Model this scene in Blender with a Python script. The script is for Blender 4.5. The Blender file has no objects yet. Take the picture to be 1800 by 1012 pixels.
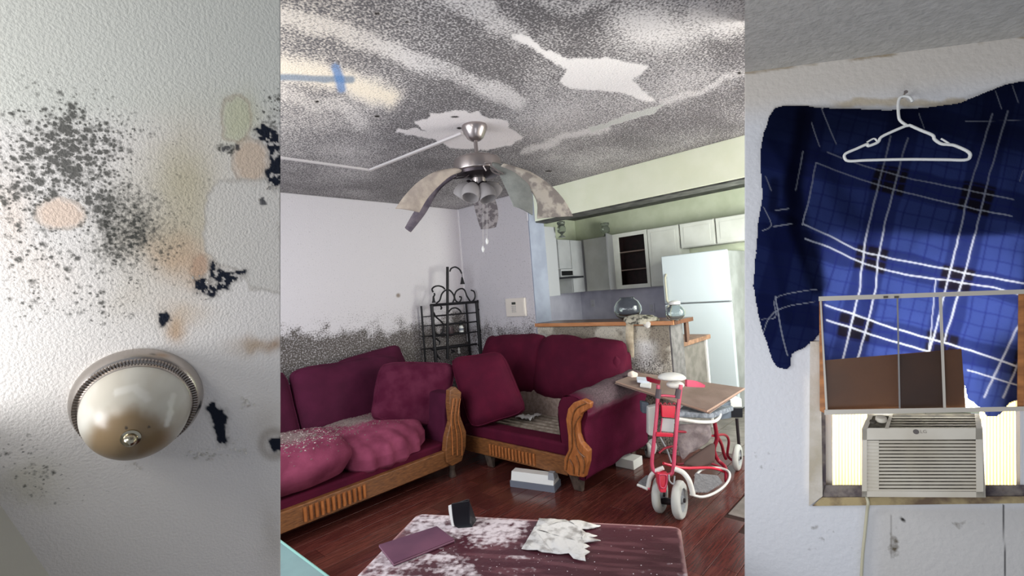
import bpy, bmesh, math, random
import numpy as np
from mathutils import Vector, Matrix, noise as mnoise

# ------------------------------------------------------------------ camera, world, lights, exposure
SC = bpy.context.scene
COL = SC.collection
FPX = 843.6
YAW, PITCH, ROLL = math.radians(43.173), math.radians(.7026), math.radians(4.5008)
_r0 = np.array([math.sin(YAW), -math.cos(YAW), 0.]); _f0 = np.array([math.cos(YAW), math.sin(YAW), 0.]); _u0 = np.array([0, 0, 1.])
CF = math.cos(PITCH)*_f0 + math.sin(PITCH)*_u0
_u1 = -math.sin(PITCH)*_f0 + math.cos(PITCH)*_u0
CR = math.cos(ROLL)*_r0 - math.sin(ROLL)*_u1
CU = math.sin(ROLL)*_r0 + math.cos(ROLL)*_u1
CP = np.array([0, 0, 1.41])

cam = bpy.data.cameras.new('camera')
cam.sensor_width = 36; cam.lens = FPX/1800*36; cam.clip_start = .02
camo = bpy.data.objects.new('camera', cam); COL.objects.link(camo)
camo.matrix_world = Matrix(((CR[0], CU[0], -CF[0], CP[0]), (CR[1], CU[1], -CF[1], CP[1]), (CR[2], CU[2], -CF[2], CP[2]), (0, 0, 0, 1)))
SC.camera = camo

W = bpy.data.worlds.new('world'); SC.world = W; W.use_nodes = True
W.node_tree.nodes['Background'].inputs[0].default_value = (.80, .87, 1.0, 1)
W.node_tree.nodes['Background'].inputs[1].default_value = .40

SC.view_settings.view_transform = 'Standard'; SC.view_settings.look = 'None'
SC.view_settings.exposure = 0.0; SC.view_settings.gamma = 1.0; SC.view_settings.use_curve_mapping = False

def camv(r, u, f):                       # camera axes to world direction
    return CR*r + CU*u + CF*f
def area(name, loc, aim, sx, sy, power, color=(1, 1, 1), spread=math.pi):
    l = bpy.data.lights.new(name, 'AREA'); l.shape = 'RECTANGLE'; l.size = sx; l.size_y = sy
    l.energy = power; l.color = color; l.spread = spread
    o = bpy.data.objects.new(name, l); COL.objects.link(o)
    o.location = Vector(loc); d = Vector(aim) - Vector(loc)
    o.rotation_euler = d.to_track_quat('-Z', 'Y').to_euler()
    return o
def cw(r, u, f): return CP + camv(r, u, f)

# daylight from unseen windows, plus fill lights added where the rooms were too dark
area('living_window_light', cw(-1.9, .1, 1.75), cw(.3, -.4, 4.2), 1.4, 1.3, 46, (.93, .96, 1.0))
area('living_fill_light', cw(2.7, .05, 2.5), cw(-.9, -.2, 4.0), 1.5, 1.7, 58, (1.0, .98, .95))  # fill light added out of view behind the right wall slab, not a door
area('kitchen_fill_light', (4.25, .5, 1.55), (5.9, 3.1, 1.3), 1.0, 1.0, 62, (.93, 1.0, .86))  # fill light added to brighten the kitchen, no window stands here
area('left_room_window_light', cw(-1.30, -.15, .45), cw(-.85, -.12, 1.05), .35, .45, 9.5, (.97, .98, 1.0))
area('left_room_fill_light', cw(-1.1, .55, -.1), cw(-.75, .1, 1.0), .6, .4, 6.5, (1.0, 1.0, .96))  # second, added fill that lifts the whole left ceiling, no hall lamp
area('right_room_light', cw(.45, -.6, .75), cw(.95, -.3, 1.7), .4, .5, 6.0, (.90, .94, 1.0))

# ------------------------------------------------------------------ pixel helpers (photo frame 1800 x 1012)
def ray(px, py): return CR*((px-900)/FPX) + CU*((506-py)/FPX) + CF
def D(px, py, t): return CP + ray(px, py)*t
def on(px, py, ax, val):
    d = ray(px, py); a = 'xyz'.index(ax); return CP + d*((val-CP[a])/d[a])
def onpl(px, py, P0, n, off=0.):
    d = ray(px, py); return CP + d*(np.dot(P0 + n*off - CP, n)/np.dot(d, n))
def proj(P):
    q = np.asarray(P) - CP; w = q@CF
    return 900+FPX*(q@CR)/w, 506-FPX*(q@CU)/w

# ------------------------------------------------------------------ colour and materials
def s2l(c): return tuple((x/12.92 if x <= .04045 else ((x+.055)/1.055)**2.4) for x in c)
def H(h): h = h.lstrip('#'); return s2l(tuple(int(h[i:i+2], 16)/255 for i in (0, 2, 4)))
def mat(name, c='#808080', c2=None, rough=.6, metal=0., scale=18., bump=0., bscale=120., vcol=False, mcol=None, mscale=120., mcontrast=.08,
        mgain=.9, dots=None, spec=.5, trans=0., ior=1.45, stretch=None, detail=4., cut=(.38, .62), translucent=0., coat=0., alpha=None, emit=None):
    m = bpy.data.materials.new(name); m.use_nodes = True; nt = m.node_tree; N = nt.nodes; L = nt.links
    b = N['Principled BSDF']
    def nn(t, **k):
        n = N.new(t)
        for a, v in k.items(): setattr(n, a, v)
        return n
    c = H(c) if isinstance(c, str) else c
    tc = nn('ShaderNodeTexCoord'); co = tc.outputs['Object']
    if stretch:
        mp = nn('ShaderNodeMapping'); mp.inputs['Scale'].default_value = stretch; L.new(co, mp.inputs[0]); co2 = mp.outputs[0]
    else: co2 = co
    base = None
    if vcol:
        at = nn('ShaderNodeAttribute', attribute_name='Col'); base = at.outputs['Color']
    if c2 is not None:
        c2 = H(c2) if isinstance(c2, str) else c2
        no = nn('ShaderNodeTexNoise'); no.inputs['Scale'].default_value = scale; no.inputs['Detail'].default_value = detail; L.new(co2, no.inputs['Vector'])
        mr = nn('ShaderNodeMapRange'); mr.inputs[1].default_value = cut[0]; mr.inputs[2].default_value = cut[1]; L.new(no.outputs[0], mr.inputs[0])
        mx = nn('ShaderNodeMix', data_type='RGBA'); L.new(mr.outputs[0], mx.inputs[0])
        mx.inputs[6].default_value = (*c, 1); mx.inputs[7].default_value = (*c2, 1)
        if base is not None:
            mm = nn('ShaderNodeMix', data_type='RGBA', blend_type='MULTIPLY'); mm.inputs[0].default_value = 1
            L.new(base, mm.inputs[6]); L.new(mx.outputs[2], mm.inputs[7]); base = mm.outputs[2]
        else: base = mx.outputs[2]
    if mcol is not None and vcol:
        no = nn('ShaderNodeTexNoise'); no.inputs['Scale'].default_value = mscale; no.inputs['Detail'].default_value = 3; L.new(co2, no.inputs['Vector'])
        ma = nn('ShaderNodeMath', operation='MULTIPLY_ADD'); L.new(at.outputs['Alpha'], ma.inputs[0]); ma.inputs[1].default_value = mgain; L.new(no.outputs[0], ma.inputs[2])
        mr = nn('ShaderNodeMapRange'); mr.inputs[1].default_value = .5+mgain*.5-mcontrast; mr.inputs[2].default_value = .5+mgain*.5+mcontrast; L.new(ma.outputs[0], mr.inputs[0])
        fac = mr.outputs[0]
        if dots:
            at2 = nn('ShaderNodeAttribute', attribute_name='dots')
            prev = fac
            for ds in dots:
                vo = nn('ShaderNodeTexVoronoi'); vo.inputs['Scale'].default_value = ds
                wn = nn('ShaderNodeTexNoise'); wn.inputs['Scale'].default_value = ds*2.5; L.new(co, wn.inputs['Vector'])
                ad = nn('ShaderNodeVectorMath', operation='MULTIPLY_ADD'); L.new(wn.outputs['Color'], ad.inputs[0]); ad.inputs[1].default_value = (.7/ds,)*3; L.new(co, ad.inputs[2])
                L.new(ad.outputs[0], vo.inputs['Vector'])
                sx = nn('ShaderNodeSeparateColor'); L.new(vo.outputs['Color'], sx.inputs[0])
                mu = nn('ShaderNodeMath', operation='MULTIPLY_ADD'); L.new(sx.outputs[0], mu.inputs[0]); mu.inputs[1].default_value = -.75; L.new(at2.outputs['Fac'], mu.inputs[2])
                mu2 = nn('ShaderNodeMath', operation='MULTIPLY'); L.new(mu.outputs[0], mu2.inputs[0]); mu2.inputs[1].default_value = .75
                sb = nn('ShaderNodeMath', operation='SUBTRACT'); L.new(mu2.outputs[0], sb.inputs[0]); L.new(vo.outputs['Distance'], sb.inputs[1])
                m2 = nn('ShaderNodeMapRange'); m2.inputs[1].default_value = -.12; m2.inputs[2].default_value = .22; m2.inputs[4].default_value = .9; L.new(sb.outputs[0], m2.inputs[0])
                mxx = nn('ShaderNodeMath', operation='MAXIMUM'); L.new(prev, mxx.inputs[0]); L.new(m2.outputs[0], mxx.inputs[1]); prev = mxx.outputs[0]
            fac = prev
        mx = nn('ShaderNodeMix', data_type='RGBA'); L.new(fac, mx.inputs[0]); L.new(base, mx.inputs[6])
        mc = H(mcol) if isinstance(mcol, str) else mcol; mx.inputs[7].default_value = (*mc, 1); base = mx.outputs[2]
    if base is not None: L.new(base, b.inputs['Base Color'])
    else: b.inputs['Base Color'].default_value = (*c, 1)
    b.inputs['Roughness'].default_value = rough; b.inputs['Metallic'].default_value = metal
    b.inputs['Specular IOR Level'].default_value = spec
    b.inputs['Transmission Weight'].default_value = trans; b.inputs['IOR'].default_value = ior
    b.inputs['Coat Weight'].default_value = coat
    if alpha is not None: b.inputs['Alpha'].default_value = alpha
    if emit: b.inputs['Emission Color'].default_value = (*H(emit[0]), 1); b.inputs['Emission Strength'].default_value = emit[1]
    if bump:
        no = nn('ShaderNodeTexNoise'); no.inputs['Scale'].default_value = bscale; no.inputs['Detail'].default_value = 4; L.new(co2, no.inputs['Vector'])
        bp = nn('ShaderNodeBump'); bp.inputs['Strength'].default_value = bump; bp.inputs['Distance'].default_value = .01
        L.new(no.outputs[0], bp.inputs['Height']); L.new(bp.outputs[0], b.inputs['Normal'])
    if translucent:
        tr = nn('ShaderNodeBsdfTranslucent'); ms = nn('ShaderNodeMixShader'); ms.inputs[0].default_value = translucent
        if base is not None:
            gm = nn('ShaderNodeGamma'); gm.inputs[1].default_value = .55; L.new(base, gm.inputs[0]); L.new(gm.outputs[0], tr.inputs[0])
        else: tr.inputs[0].default_value = (*c, 1)
        L.new(b.outputs[0], ms.inputs[1]); L.new(tr.outputs[0], ms.inputs[2]); L.new(ms.outputs[0], N['Material Output'].inputs[0])
    return m

# ------------------------------------------------------------------ mesh builder
class MB:
    def __init__(s): s.v = []; s.f = []
    def add(s, v, f):
        o = len(s.v); s.v += [tuple(float(c) for c in p) for p in v]; s.f += [tuple(i+o for i in q) for q in f]; return s
    def box(s, a, b, bev=0.):
        a, b = np.minimum(a, b), np.maximum(a, b)
        e = min(bev, *( (b-a)*.45)) if bev else 0
        if not e:
            v = [(x, y, z) for x in (a[0], b[0]) for y in (a[1], b[1]) for z in (a[2], b[2])]
            return s.add(v, [(0, 1, 3, 2), (4, 6, 7, 5), (0, 4, 5, 1), (2, 3, 7, 6), (0, 2, 6, 4), (1, 5, 7, 3)])
        bm = bmesh.new(); bmesh.ops.create_cube(bm, size=1)
        for q in bm.verts: q.co = Vector([(a[i]+b[i])/2 + q.co[i]*(b[i]-a[i]) for i in range(3)])
        bmesh.ops.bevel(bm, geom=bm.edges[:], offset=e, segments=2, profile=.5, affect='EDGES')
        s.bm(bm); return s
    def bm(s, bm):
        bm.verts.index_update(); s.add([q.co for q in bm.verts], [[q.index for q in f.verts] for f in bm.faces]); bm.free(); return s
    def hexa(s, q0, q1):                  # two quads of four points each
        return s.add(list(q0)+list(q1), [(3, 2, 1, 0), (4, 5, 6, 7), (0, 1, 5, 4), (1, 2, 6, 5), (2, 3, 7, 6), (3, 0, 4, 7)])
    def prism(s, poly, ext, bev=0.):      # poly of 3-D points, extruded by vector
        n = len(poly); p = [np.array(q, float) for q in poly]; e = np.array(ext, float)
        if bev:
            c = sum(p)/n
            bm = bmesh.new(); vs = [bm.verts.new(q) for q in p]; f = bm.faces.new(vs)
            r = bmesh.ops.extrude_face_region(bm, geom=[f])
            for g in r['geom']:
                if isinstance(g, bmesh.types.BMVert): g.co += Vector(e)
            bmesh.ops.bevel(bm, geom=bm.edges[:], offset=bev, segments=2, profile=.5, affect='EDGES', clamp_overlap=True)
            bmesh.ops.recalc_face_normals(bm, faces=bm.faces)
            return s.bm(bm)
        return s.add(p+[q+e for q in p], [tuple(range(n))[::-1], tuple(range(n, 2*n))]+[(i, (i+1) % n, n+(i+1) % n, n+i) for i in range(n)])
    def tube(s, path, r, seg=8, closed=False):
        P = [np.array(p, float) for p in path]; n = len(P); rs = r if hasattr(r, '__len__') else [r]*n
        t0 = P[1]-P[0]; a = np.cross(t0, (0, 0, 1.)); 
        if np.linalg.norm(a) < 1e-6: a = np.array([1., 0, 0])
        a /= np.linalg.norm(a); V = []
        for i in range(n):
            if closed: t = P[(i+1) % n]-P[i-1]
            else: t = P[min(i+1, n-1)]-P[max(i-1, 0)]
            t /= (np.linalg.norm(t)+1e-12); a = a-t*np.dot(a, t); a /= (np.linalg.norm(a)+1e-12); b = np.cross(t, a)
            for k in range(seg):
                g = 2*math.pi*k/seg; V.append(P[i]+(a*math.cos(g)+b*math.sin(g))*rs[i])
        Fc = []
        for i in range(n if closed else n-1):
            j = (i+1) % n
            for k in range(seg): Fc.append((i*seg+k, i*seg+(k+1) % seg, j*seg+(k+1) % seg, j*seg+k))
        if not closed: Fc += [tuple(range(seg))[::-1], tuple(range((n-1)*seg, n*seg))]
        return s.add(V, Fc)
    def lathe(s, prof, org=(0, 0, 0), axis=(0, 0, 1), seg=32, cap=True):
        ax = np.array(axis, float); ax /= np.linalg.norm(ax); a = np.cross(ax, (0.3, 1, .2)); a /= np.linalg.norm(a); b = np.cross(ax, a); o = np.array(org, float)
        V = []; Fc = []
        for r, h in prof:
            for k in range(seg):
                g = 2*math.pi*k/seg; V.append(o+ax*h+(a*math.cos(g)+b*math.sin(g))*max(r, 1e-4))
        for i in range(len(prof)-1):
            for k in range(seg): Fc.append((i*seg+k, i*seg+(k+1) % seg, (i+1)*seg+(k+1) % seg, (i+1)*seg+k))
        if cap: Fc += [tuple(range(seg))[::-1], tuple(range((len(prof)-1)*seg, len(prof)*seg))]
        return s.add(V, Fc)
    def strip(s, A, B, th, n=14, sag=0.):   # solid ribbon between two edge curves
        A = resample(A, n); B = resample(B, n); m = 5; G = []
        for i in range(n):
            for j in range(m):
                u = j/(m-1); G.append(A[i]*(1-u)+B[i]*u)
        G = np.array(G).reshape(n, m, 3)
        nr = np.zeros_like(G)
        du = np.gradient(G, axis=0); dv = np.gradient(G, axis=1); nr = np.cross(du, dv); nr /= (np.linalg.norm(nr, axis=2, keepdims=True)+1e-9)
        uu = np.linspace(-1, 1, m)[None, :, None]; G = G+nr*sag*(1-uu**2)
        T = (G+nr*th/2).reshape(-1, 3); Bt = (G-nr*th/2).reshape(-1, 3); o = n*m; Fc = []
        for i in range(n-1):
            for j in range(m-1):
                a = i*m+j; Fc += [(a, a+1, a+m+1, a+m), (o+a, o+a+m, o+a+m+1, o+a+1)]
        for i in range(n-1):
            a = i*m; b = a+m-1; Fc += [(a, a+m, o+a+m, o+a), (b, o+b, o+b+m, b+m)]
        for j in range(m-1):
            a = j; b = (n-1)*m+j; Fc += [(a, o+a, o+a+1, a+1), (b, b+1, o+b+1, o+b)]
        return s.add(list(T)+list(Bt), Fc)
    def pillow(s, c, th, n=14, p=5., noise=.0, nsc=3., seed=0, nrm=None, flat=1., pz=2.2):
        # c: four corners (00,10,11,01); rounded slab, thickness th along the normal
        c = [np.array(q, float) for q in c]
        if nrm is None:
            nrm = np.cross(c[1]-c[0], c[3]-c[0]); nrm /= np.linalg.norm(nrm)
        bm = bmesh.new(); bmesh.ops.create_cube(bm, size=2); bmesh.ops.subdivide_edges(bm, edges=bm.edges[:], cuts=n, use_grid_fill=True)
        sd = Vector((seed*7.3, seed*3.1, seed*1.7))
        for v in bm.verts:
            x, y, z = v.co
            l = max(1e-6, (abs(x)**p+abs(y)**p)**(1/p)); k = max(abs(x), abs(y))/l
            x2, y2 = x*k, y*k
            ed = max(abs(x), abs(y))
            prof = (1-min(1, ed)**pz)**(1/pz) if ed < 1 else 0
            if ed >= .9999: zz = z*.0+z*.28; 
            else: zz = z*(.28+.72*prof)
            if abs(z) < .9999 and ed >= .9999:   # side wall: bulge outwards
                bul = 1+.03*(1-z*z); x2 *= bul; y2 *= bul
            u, w = (x2+1)/2, (y2+1)/2
            P = c[0]*(1-u)*(1-w)+c[1]*u*(1-w)+c[2]*u*w+c[3]*(1-u)*w + nrm*(zz*th/2)
            if noise:
                q = Vector(P)*nsc+sd; dd = mnoise.noise_vector(q)+.5*mnoise.noise_vector(q*2.3)
                P = P+np.array(dd)*noise
            v.co = Vector(P)
        return s.bm(bm)
    def build(s, name, m, parent=None, smooth=True, loc=None, ang=.8, label=None):
        me = bpy.data.meshes.new(name); o = bpy.data.objects.new(name, me); COL.objects.link(o)
        V = np.array(s.v)
        if parent is not None:
            o.parent = parent; off = np.array(parent['_w'])
            o['_w'] = tuple(off)
        else:
            off = np.array(loc, float) if loc is not None else np.array([*(V.min(0)+V.max(0))[:2]/2, V[:, 2].min()])
            o.location = off; o['_w'] = tuple(off)
        me.from_pydata((V-off).tolist(), [], s.f)
        me.materials.append(m)
        bm = bmesh.new(); bm.from_mesh(me)
        bmesh.ops.recalc_face_normals(bm, faces=bm.faces)
        if smooth:
            for f in bm.faces: f.smooth = True
            for e in bm.edges:
                if len(e.link_faces) == 2: e.smooth = e.calc_face_angle(0) < ang
        bm.to_mesh(me); bm.free()
        if label: o['label'] = label
        if smooth and ang < 1 and len(s.f) < 400:
            w = o.modifiers.new('weighted', 'WEIGHTED_NORMAL'); w.keep_sharp = True; w.weight = 90
        return o

def paint_obj(o, fn):                     # per-vertex colour (rgb) and mould density (alpha) from world position
    me = o.data; n = len(me.vertices); V = np.zeros(n*3, np.float32); me.vertices.foreach_get('co', V); V = V.reshape(-1, 3)+np.array(o['_w'])
    a = me.attributes.new('Col', 'FLOAT_COLOR', 'POINT'); a.data.foreach_set('color', np.clip(fn(V), 0, 1).astype(np.float32).ravel()); return o
def resample(P, n):
    P = np.array([np.array(p, float) for p in P]); m = len(P)
    t = np.linspace(0, m-1, n); out = []
    for x in t:                            # catmull-rom
        i = min(int(x), m-2); u = x-i; p0 = P[max(i-1, 0)]; p1 = P[i]; p2 = P[i+1]; p3 = P[min(i+2, m-1)]
        out.append(.5*((2*p1)+(-p0+p2)*u+(2*p0-5*p1+4*p2-p3)*u*u+(-p0+3*p1-3*p2+p3)*u**3))
    return np.array(out)

def thing(name, label, cat, loc, group=None):
    o = bpy.data.objects.new(name, None); COL.objects.link(o); o.empty_display_size = .05
    o.location = Vector([float(x) for x in loc]); o['_w'] = tuple(float(x) for x in loc)
    return tag(o, label, cat, group)
def tag(o, label=None, cat=None, group=None, kind=None):
    if label: o['label'] = label
    if cat: o['category'] = cat
    if group: o['group'] = group
    if kind: o['kind'] = kind
    return o
def struct(o, label=None): o['kind'] = 'structure'; return tag(o, label)

# ------------------------------------------------------------------ numpy noise and painting masks
_rng = np.random.RandomState(7); _tab = _rng.rand(256, 256)
def vnoise(x, y, s, seed=0):
    x = np.asarray(x)/s+seed*17.31; y = np.asarray(y)/s+seed*9.77
    xi = np.floor(x).astype(int); yi = np.floor(y).astype(int); fx = x-xi; fy = y-yi
    fx = fx*fx*(3-2*fx); fy = fy*fy*(3-2*fy)
    g = lambda a, b: _tab[a & 255, b & 255]
    return (g(xi, yi)*(1-fx)+g(xi+1, yi)*fx)*(1-fy)+(g(xi, yi+1)*(1-fx)+g(xi+1, yi+1)*fx)*fy
def fbm(x, y, s, o=4, seed=0):
    a = 0; w = 0
    for i in range(o): a = a+vnoise(x, y, s/2**i, seed+i)*.5**i; w += .5**i
    return a/w
def sst(a, b, x): t = np.clip((x-a)/(b-a), 0, 1); return t*t*(3-2*t)
def seg_d(x, y, p):
    d = np.full(np.shape(x), 1e9)
    for (ax, ay), (bx, by) in zip(p[:-1], p[1:]):
        dx, dy = bx-ax, by-ay; t = np.clip(((x-ax)*dx+(y-ay)*dy)/(dx*dx+dy*dy+1e-9), 0, 1)
        d = np.minimum(d, np.hypot(x-ax-t*dx, y-ay-t*dy))
    return d
def poly_d(x, y, p):                       # signed distance, negative inside
    d = seg_d(x, y, list(p)+[p[0]]); ins = np.zeros(np.shape(x), bool)
    for (ax, ay), (bx, by) in zip(p, list(p[1:])+[p[0]]):
        c = (ay > y) != (by > y)
        with np.errstate(divide='ignore', invalid='ignore'):
            ins ^= c & (x < (bx-ax)*(y-ay)/(by-ay if by != ay else 1e-9)+ax)
    return np.where(ins, -d, d)
def ell(x, y, cx, cy, rx, ry, a=0.):
    c, s = math.cos(a), math.sin(a); u = (x-cx)*c+(y-cy)*s; v = -(x-cx)*s+(y-cy)*c
    return np.sqrt((u/rx)**2+(v/ry)**2)
def mixc(C, c, m):
    c = np.array(H(c) if isinstance(c, str) else c); C[:, :3] = C[:, :3]*(1-m[:, None])+c*m[:, None]; return C

def gridsurf(name, P, paint, m, parent=None, th=None, keep=None, loc=None, smooth=True):
    """P: array (nv,nu,3) of points; paint(px,py,P)->(N,4) colour+mold [, dots]; th: back points array for a solid slab."""
    nv, nu = P.shape[:2]; F = P.reshape(-1, 3)
    px, py = proj(F)
    r = paint(px, py, F); dots = None
    if isinstance(r, tuple): r, dots = r
    idx = np.arange(nu*nv).reshape(nv, nu)
    q = np.stack([idx[:-1, :-1], idx[:-1, 1:], idx[1:, 1:], idx[1:, :-1]], -1).reshape(-1, 4)
    if keep is not None:
        cen = F[q].mean(1); cx, cy = proj(cen); q = q[keep(cx, cy, cen)]
    V = F
    if th is not None:
        B = th.reshape(-1, 3); N0 = len(F); V = np.vstack([F, B])
        if keep is None:
            border = list(idx[0, :])+list(idx[1:, -1])+list(idx[-1, -2::-1])+list(idx[-2:0:-1, 0])
            nb = len(border); side = [[border[(i+1) % nb], border[i], border[i]+N0, border[(i+1) % nb]+N0] for i in range(nb)]
            q = np.vstack([q, q[:, ::-1]+N0, np.array(side)])
        else:
            from collections import Counter
            E = np.concatenate([q[:, [0, 1]], q[:, [1, 2]], q[:, [2, 3]], q[:, [3, 0]]])
            S = set(map(tuple, E.tolist())); side = [[b, a, a+N0, b+N0] for a, b in S if (b, a) not in S]
            q = np.vstack([q, q[:, ::-1]+N0, np.array(side)])
        r = np.vstack([r, r]); dots = None if dots is None else np.concatenate([dots, dots])
    me = bpy.data.meshes.new(name); o = bpy.data.objects.new(name, me); COL.objects.link(o)
    if parent is not None: o.parent = parent; off = np.array(parent['_w'])
    else:
        off = np.array(loc) if loc is not None else np.zeros(3); o.location = off
    o['_w'] = tuple(off)
    V = V-off
    me.vertices.add(len(V)); me.vertices.foreach_set('co', V.astype(np.float32).ravel())
    me.loops.add(q.size); me.loops.foreach_set('vertex_index', q.astype(np.int32).ravel())
    me.polygons.add(len(q)); me.polygons.foreach_set('loop_start', np.arange(0, q.size, 4, dtype=np.int32))
    me.update(calc_edges=True); 
    a = me.attributes.new('Col', 'FLOAT_COLOR', 'POINT'); a.data.foreach_set('color', np.clip(r, 0, 1).astype(np.float32).ravel())
    if dots is not None:
        a = me.attributes.new('dots', 'FLOAT', 'POINT'); a.data.foreach_set('value', dots.astype(np.float32))
    if smooth: me.polygons.foreach_set('use_smooth', np.ones(len(q), bool))
    me.materials.append(m); me.validate()
    bm = bmesh.new(); bm.from_mesh(me); loose = [v for v in bm.verts if not v.link_faces]
    if loose: bmesh.ops.delete(bm, geom=loose, context='VERTS')
    bm.to_mesh(me); bm.free()
    return o
def planegrid(o, u, v, nu, nv):            # axis grid: origin + u*[0..1] + v*[0..1]
    a = np.linspace(0, 1, nu)[None, :, None]; b = np.linspace(0, 1, nv)[:, None, None]
    return np.array(o)[None, None]+np.array(u)*a+np.array(v)*b
def flat(c, n): C = np.zeros((n, 4)); C[:, :3] = H(c) if isinstance(c, str) else c; return C
# ================================================================== MIDDLE ROOM: shell
XB, YA, ZC = 3.69, 4.224, 2.44
M_ceil = mat('mouldy_ceiling', vcol=True, mcol='#686567', mscale=105, mcontrast=.14, mgain=.55, rough=.95, bump=.55, bscale=110, spec=.1)
M_wall = mat('living_wall', vcol=True, mcol='#56504d', mscale=80, mcontrast=.15, mgain=.6, rough=.9, bump=.25, bscale=90, spec=.15)
M_kwall = mat('kitchen_wall', '#c9ceba', '#bec4ae', rough=.8, scale=6)
M_kback = mat('kitchen_splash', '#c0bfd0', '#b0afc2', rough=.5, scale=5)
M_beam = mat('beam_plaster', '#f8fce4', '#f2f7dc', rough=.8, scale=4, bump=.1)
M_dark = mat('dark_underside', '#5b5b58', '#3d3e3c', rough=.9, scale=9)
M_edge = mat('bar_plaster_edge', '#716e6e', '#595757', rough=.9, scale=14, bump=.3)

def paint_ceil(x, y, P):
    n = len(x); C = flat('#d8d4d4', n)
    big = fbm(x, y, 170, 4, 1); mid = fbm(P[:, 0], P[:, 1], .35, 4, 2)
    xx, yy = x+ (fbm(x, y, 40, 3, 3)-.5)*26, y+(fbm(x, y, 40, 3, 4)-.5)*22
    m = .60+.35*(big-.5)*2*.8+.3*(mid-.5)
    # lighter cleaner bands
    def band(p, w, k):
        nonlocal m
        d = seg_d(xx, yy, p); m = m-k*(1-sst(w*.2, w, d))
    band([(480, 25), (620, 62), (740, 110), (870, 160), (905, 172)], 26, .36)
    band([(790, -5), (860, 28), (905, 60)], 30, .34)
    band([(960, 0), (1010, 12), (1060, -5)], 22, .25)
    band([(1090, 35), (1200, 60), (1309, 20)], 46, .24)
    band([(1240, 10), (1309, 45)], 50, .2)
    band([(493, 165), (600, 190), (640, 215)], 20, .15)
    band([(920, 268), (985, 248), (1060, 228)], 9, .3)
    band([(1165, 180), (1230, 160), (1309, 125)], 8, .22)
    m = m+.12*(1-sst(0, 90, seg_d(x, y, [(900, 300), (1100, 250), (1309, 180)])))
    m = m+.1*(1-sst(20, 130, seg_d(x, y, [(980, 60), (1060, 70)])))
    m = m+.06*(1-sst(30, 120, seg_d(x, y, [(493, 300), (800, 320)])))
    cr = (1-sst(2, 34, seg_d(xx, yy, [(480, 112), (545, 128), (610, 140), (690, 168)]))); mixc(C, '#f2e6d2', cr*.95); m = m-.5*cr
    warm = 1-sst(60, 330, np.hypot(x-470, y-40)); mixc(C, '#dccfbd', warm*.6)
    # paint-stripped and smooth patches
    for p, c, s in [([(903, 62), (925, 64), (960, 88), (1000, 104), (1060, 101), (1136, 116), (1112, 142), (1150, 176), (1130, 176), (1090, 160), (1010, 155), (984, 145), (996, 122), (960, 100), (925, 80)], '#efebea', 5),
                    ([(1167, 184), (1155, 196), (1075, 219), (1040, 233), (1034, 226), (1090, 206), (1150, 186)], '#c4c5c1', 3),
                    ([(745, 212), (760, 200), (800, 196), (840, 198), (845, 205), (890, 212), (896, 228), (917, 245), (900, 252), (858, 262), (800, 261), (757, 243), (696, 232), (700, 226), (752, 229), (732, 218)], '#e2dcdc', 4)]:
        d = poly_d(x+(fbm(x, y, 14, 3, 8)-.5)*14, y+(fbm(x, y, 14, 3, 9)-.5)*9, p); k = 1-sst(-s*.4, s*.6, d)
        mixc(C, c, k); m = m*(1-k)+k*.02
    for q in [(663, 24, 6, 3.4), (693, 31, 4.5, 2.2), (715, 38, 5, 2.4), (730, 27, 2.5, 1.5), (755, 57, 3.5, 2), (557, 178, 5, 2.5), (663, 204, 6, 2.5), (800, 205, 8, 1.6), (808, 225, 5, 2.2), (1300, 128, 5, 2.5), (965, 300, 9, 1.6)]:
        k = 1-sst(.6, 1.2, ell(xx*.15+x*.85, yy*.15+y*.85, *q)); mixc(C, '#262120', k); m = m*(1-k)
    d = seg_d(x, y+(fbm(x, y, 20, 2, 5)-.5)*4, [(478, 135), (560, 139), (618, 139)]); k = 1-sst(3, 9, d); mixc(C, '#6f8296', k*.8); m = m-.2*k
    d = seg_d(x, y, [(590, 118), (597, 138), (600, 156)]); k = 1-sst(4, 12, d); mixc(C, '#5f86b8', k*.85); m = m-.15*k
    C[:, 3] = m; return C
P = planegrid((.1, -.9, ZC), (3.72, 0, 0), (0, 5.124, 0), 520, 620)
o = gridsurf('ceiling', P, paint_ceil, M_ceil, th=P+np.array((0, 0, .03))); struct(o, 'mould covered popcorn ceiling with bare and peeling patches')

def paint_wa(x, y, P):
    n = len(x); C = flat('#cbc6ca', n)
    z = P[:, 2]; nz = fbm(P[:, 0], z, .5, 5, 11); nf = fbm(P[:, 0], z, .09, 4, 12)
    edge = 1.20+.10*(nz-.5)*2+.10*(nf-.5)*2
    m = .10+.68*(1-sst(-.10, .10, z-edge))-.25*np.clip(z-1.6, 0, 1)*0
    m += .12*(1-sst(0, .14, np.abs(z-1.27)))*nf*2-.06
    m += .10*(fbm(P[:, 0], z, .8, 3, 15)-.5)
    k = 1-sst(.5, 1.3, ell(x, y, 700, 519, 4, 4)); mixc(C, '#8d8078', k)
    C[:, 3] = m; return C
P = planegrid((.6, YA, 0), (XB-.6, 0, 0), (0, 0, ZC), 330, 260)
o = gridsurf('wall_back', P, paint_wa, M_wall, th=P+np.array((0, .1, 0))); struct(o, 'pale wall with a black mould tide line along its foot')
MB().box((XB-.014, YA-.014, .9), (XB, YA, ZC-.002)).build('trim_1', mat('corner_bead', '#dedadd', rough=.8), None)['kind'] = 'structure'

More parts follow.
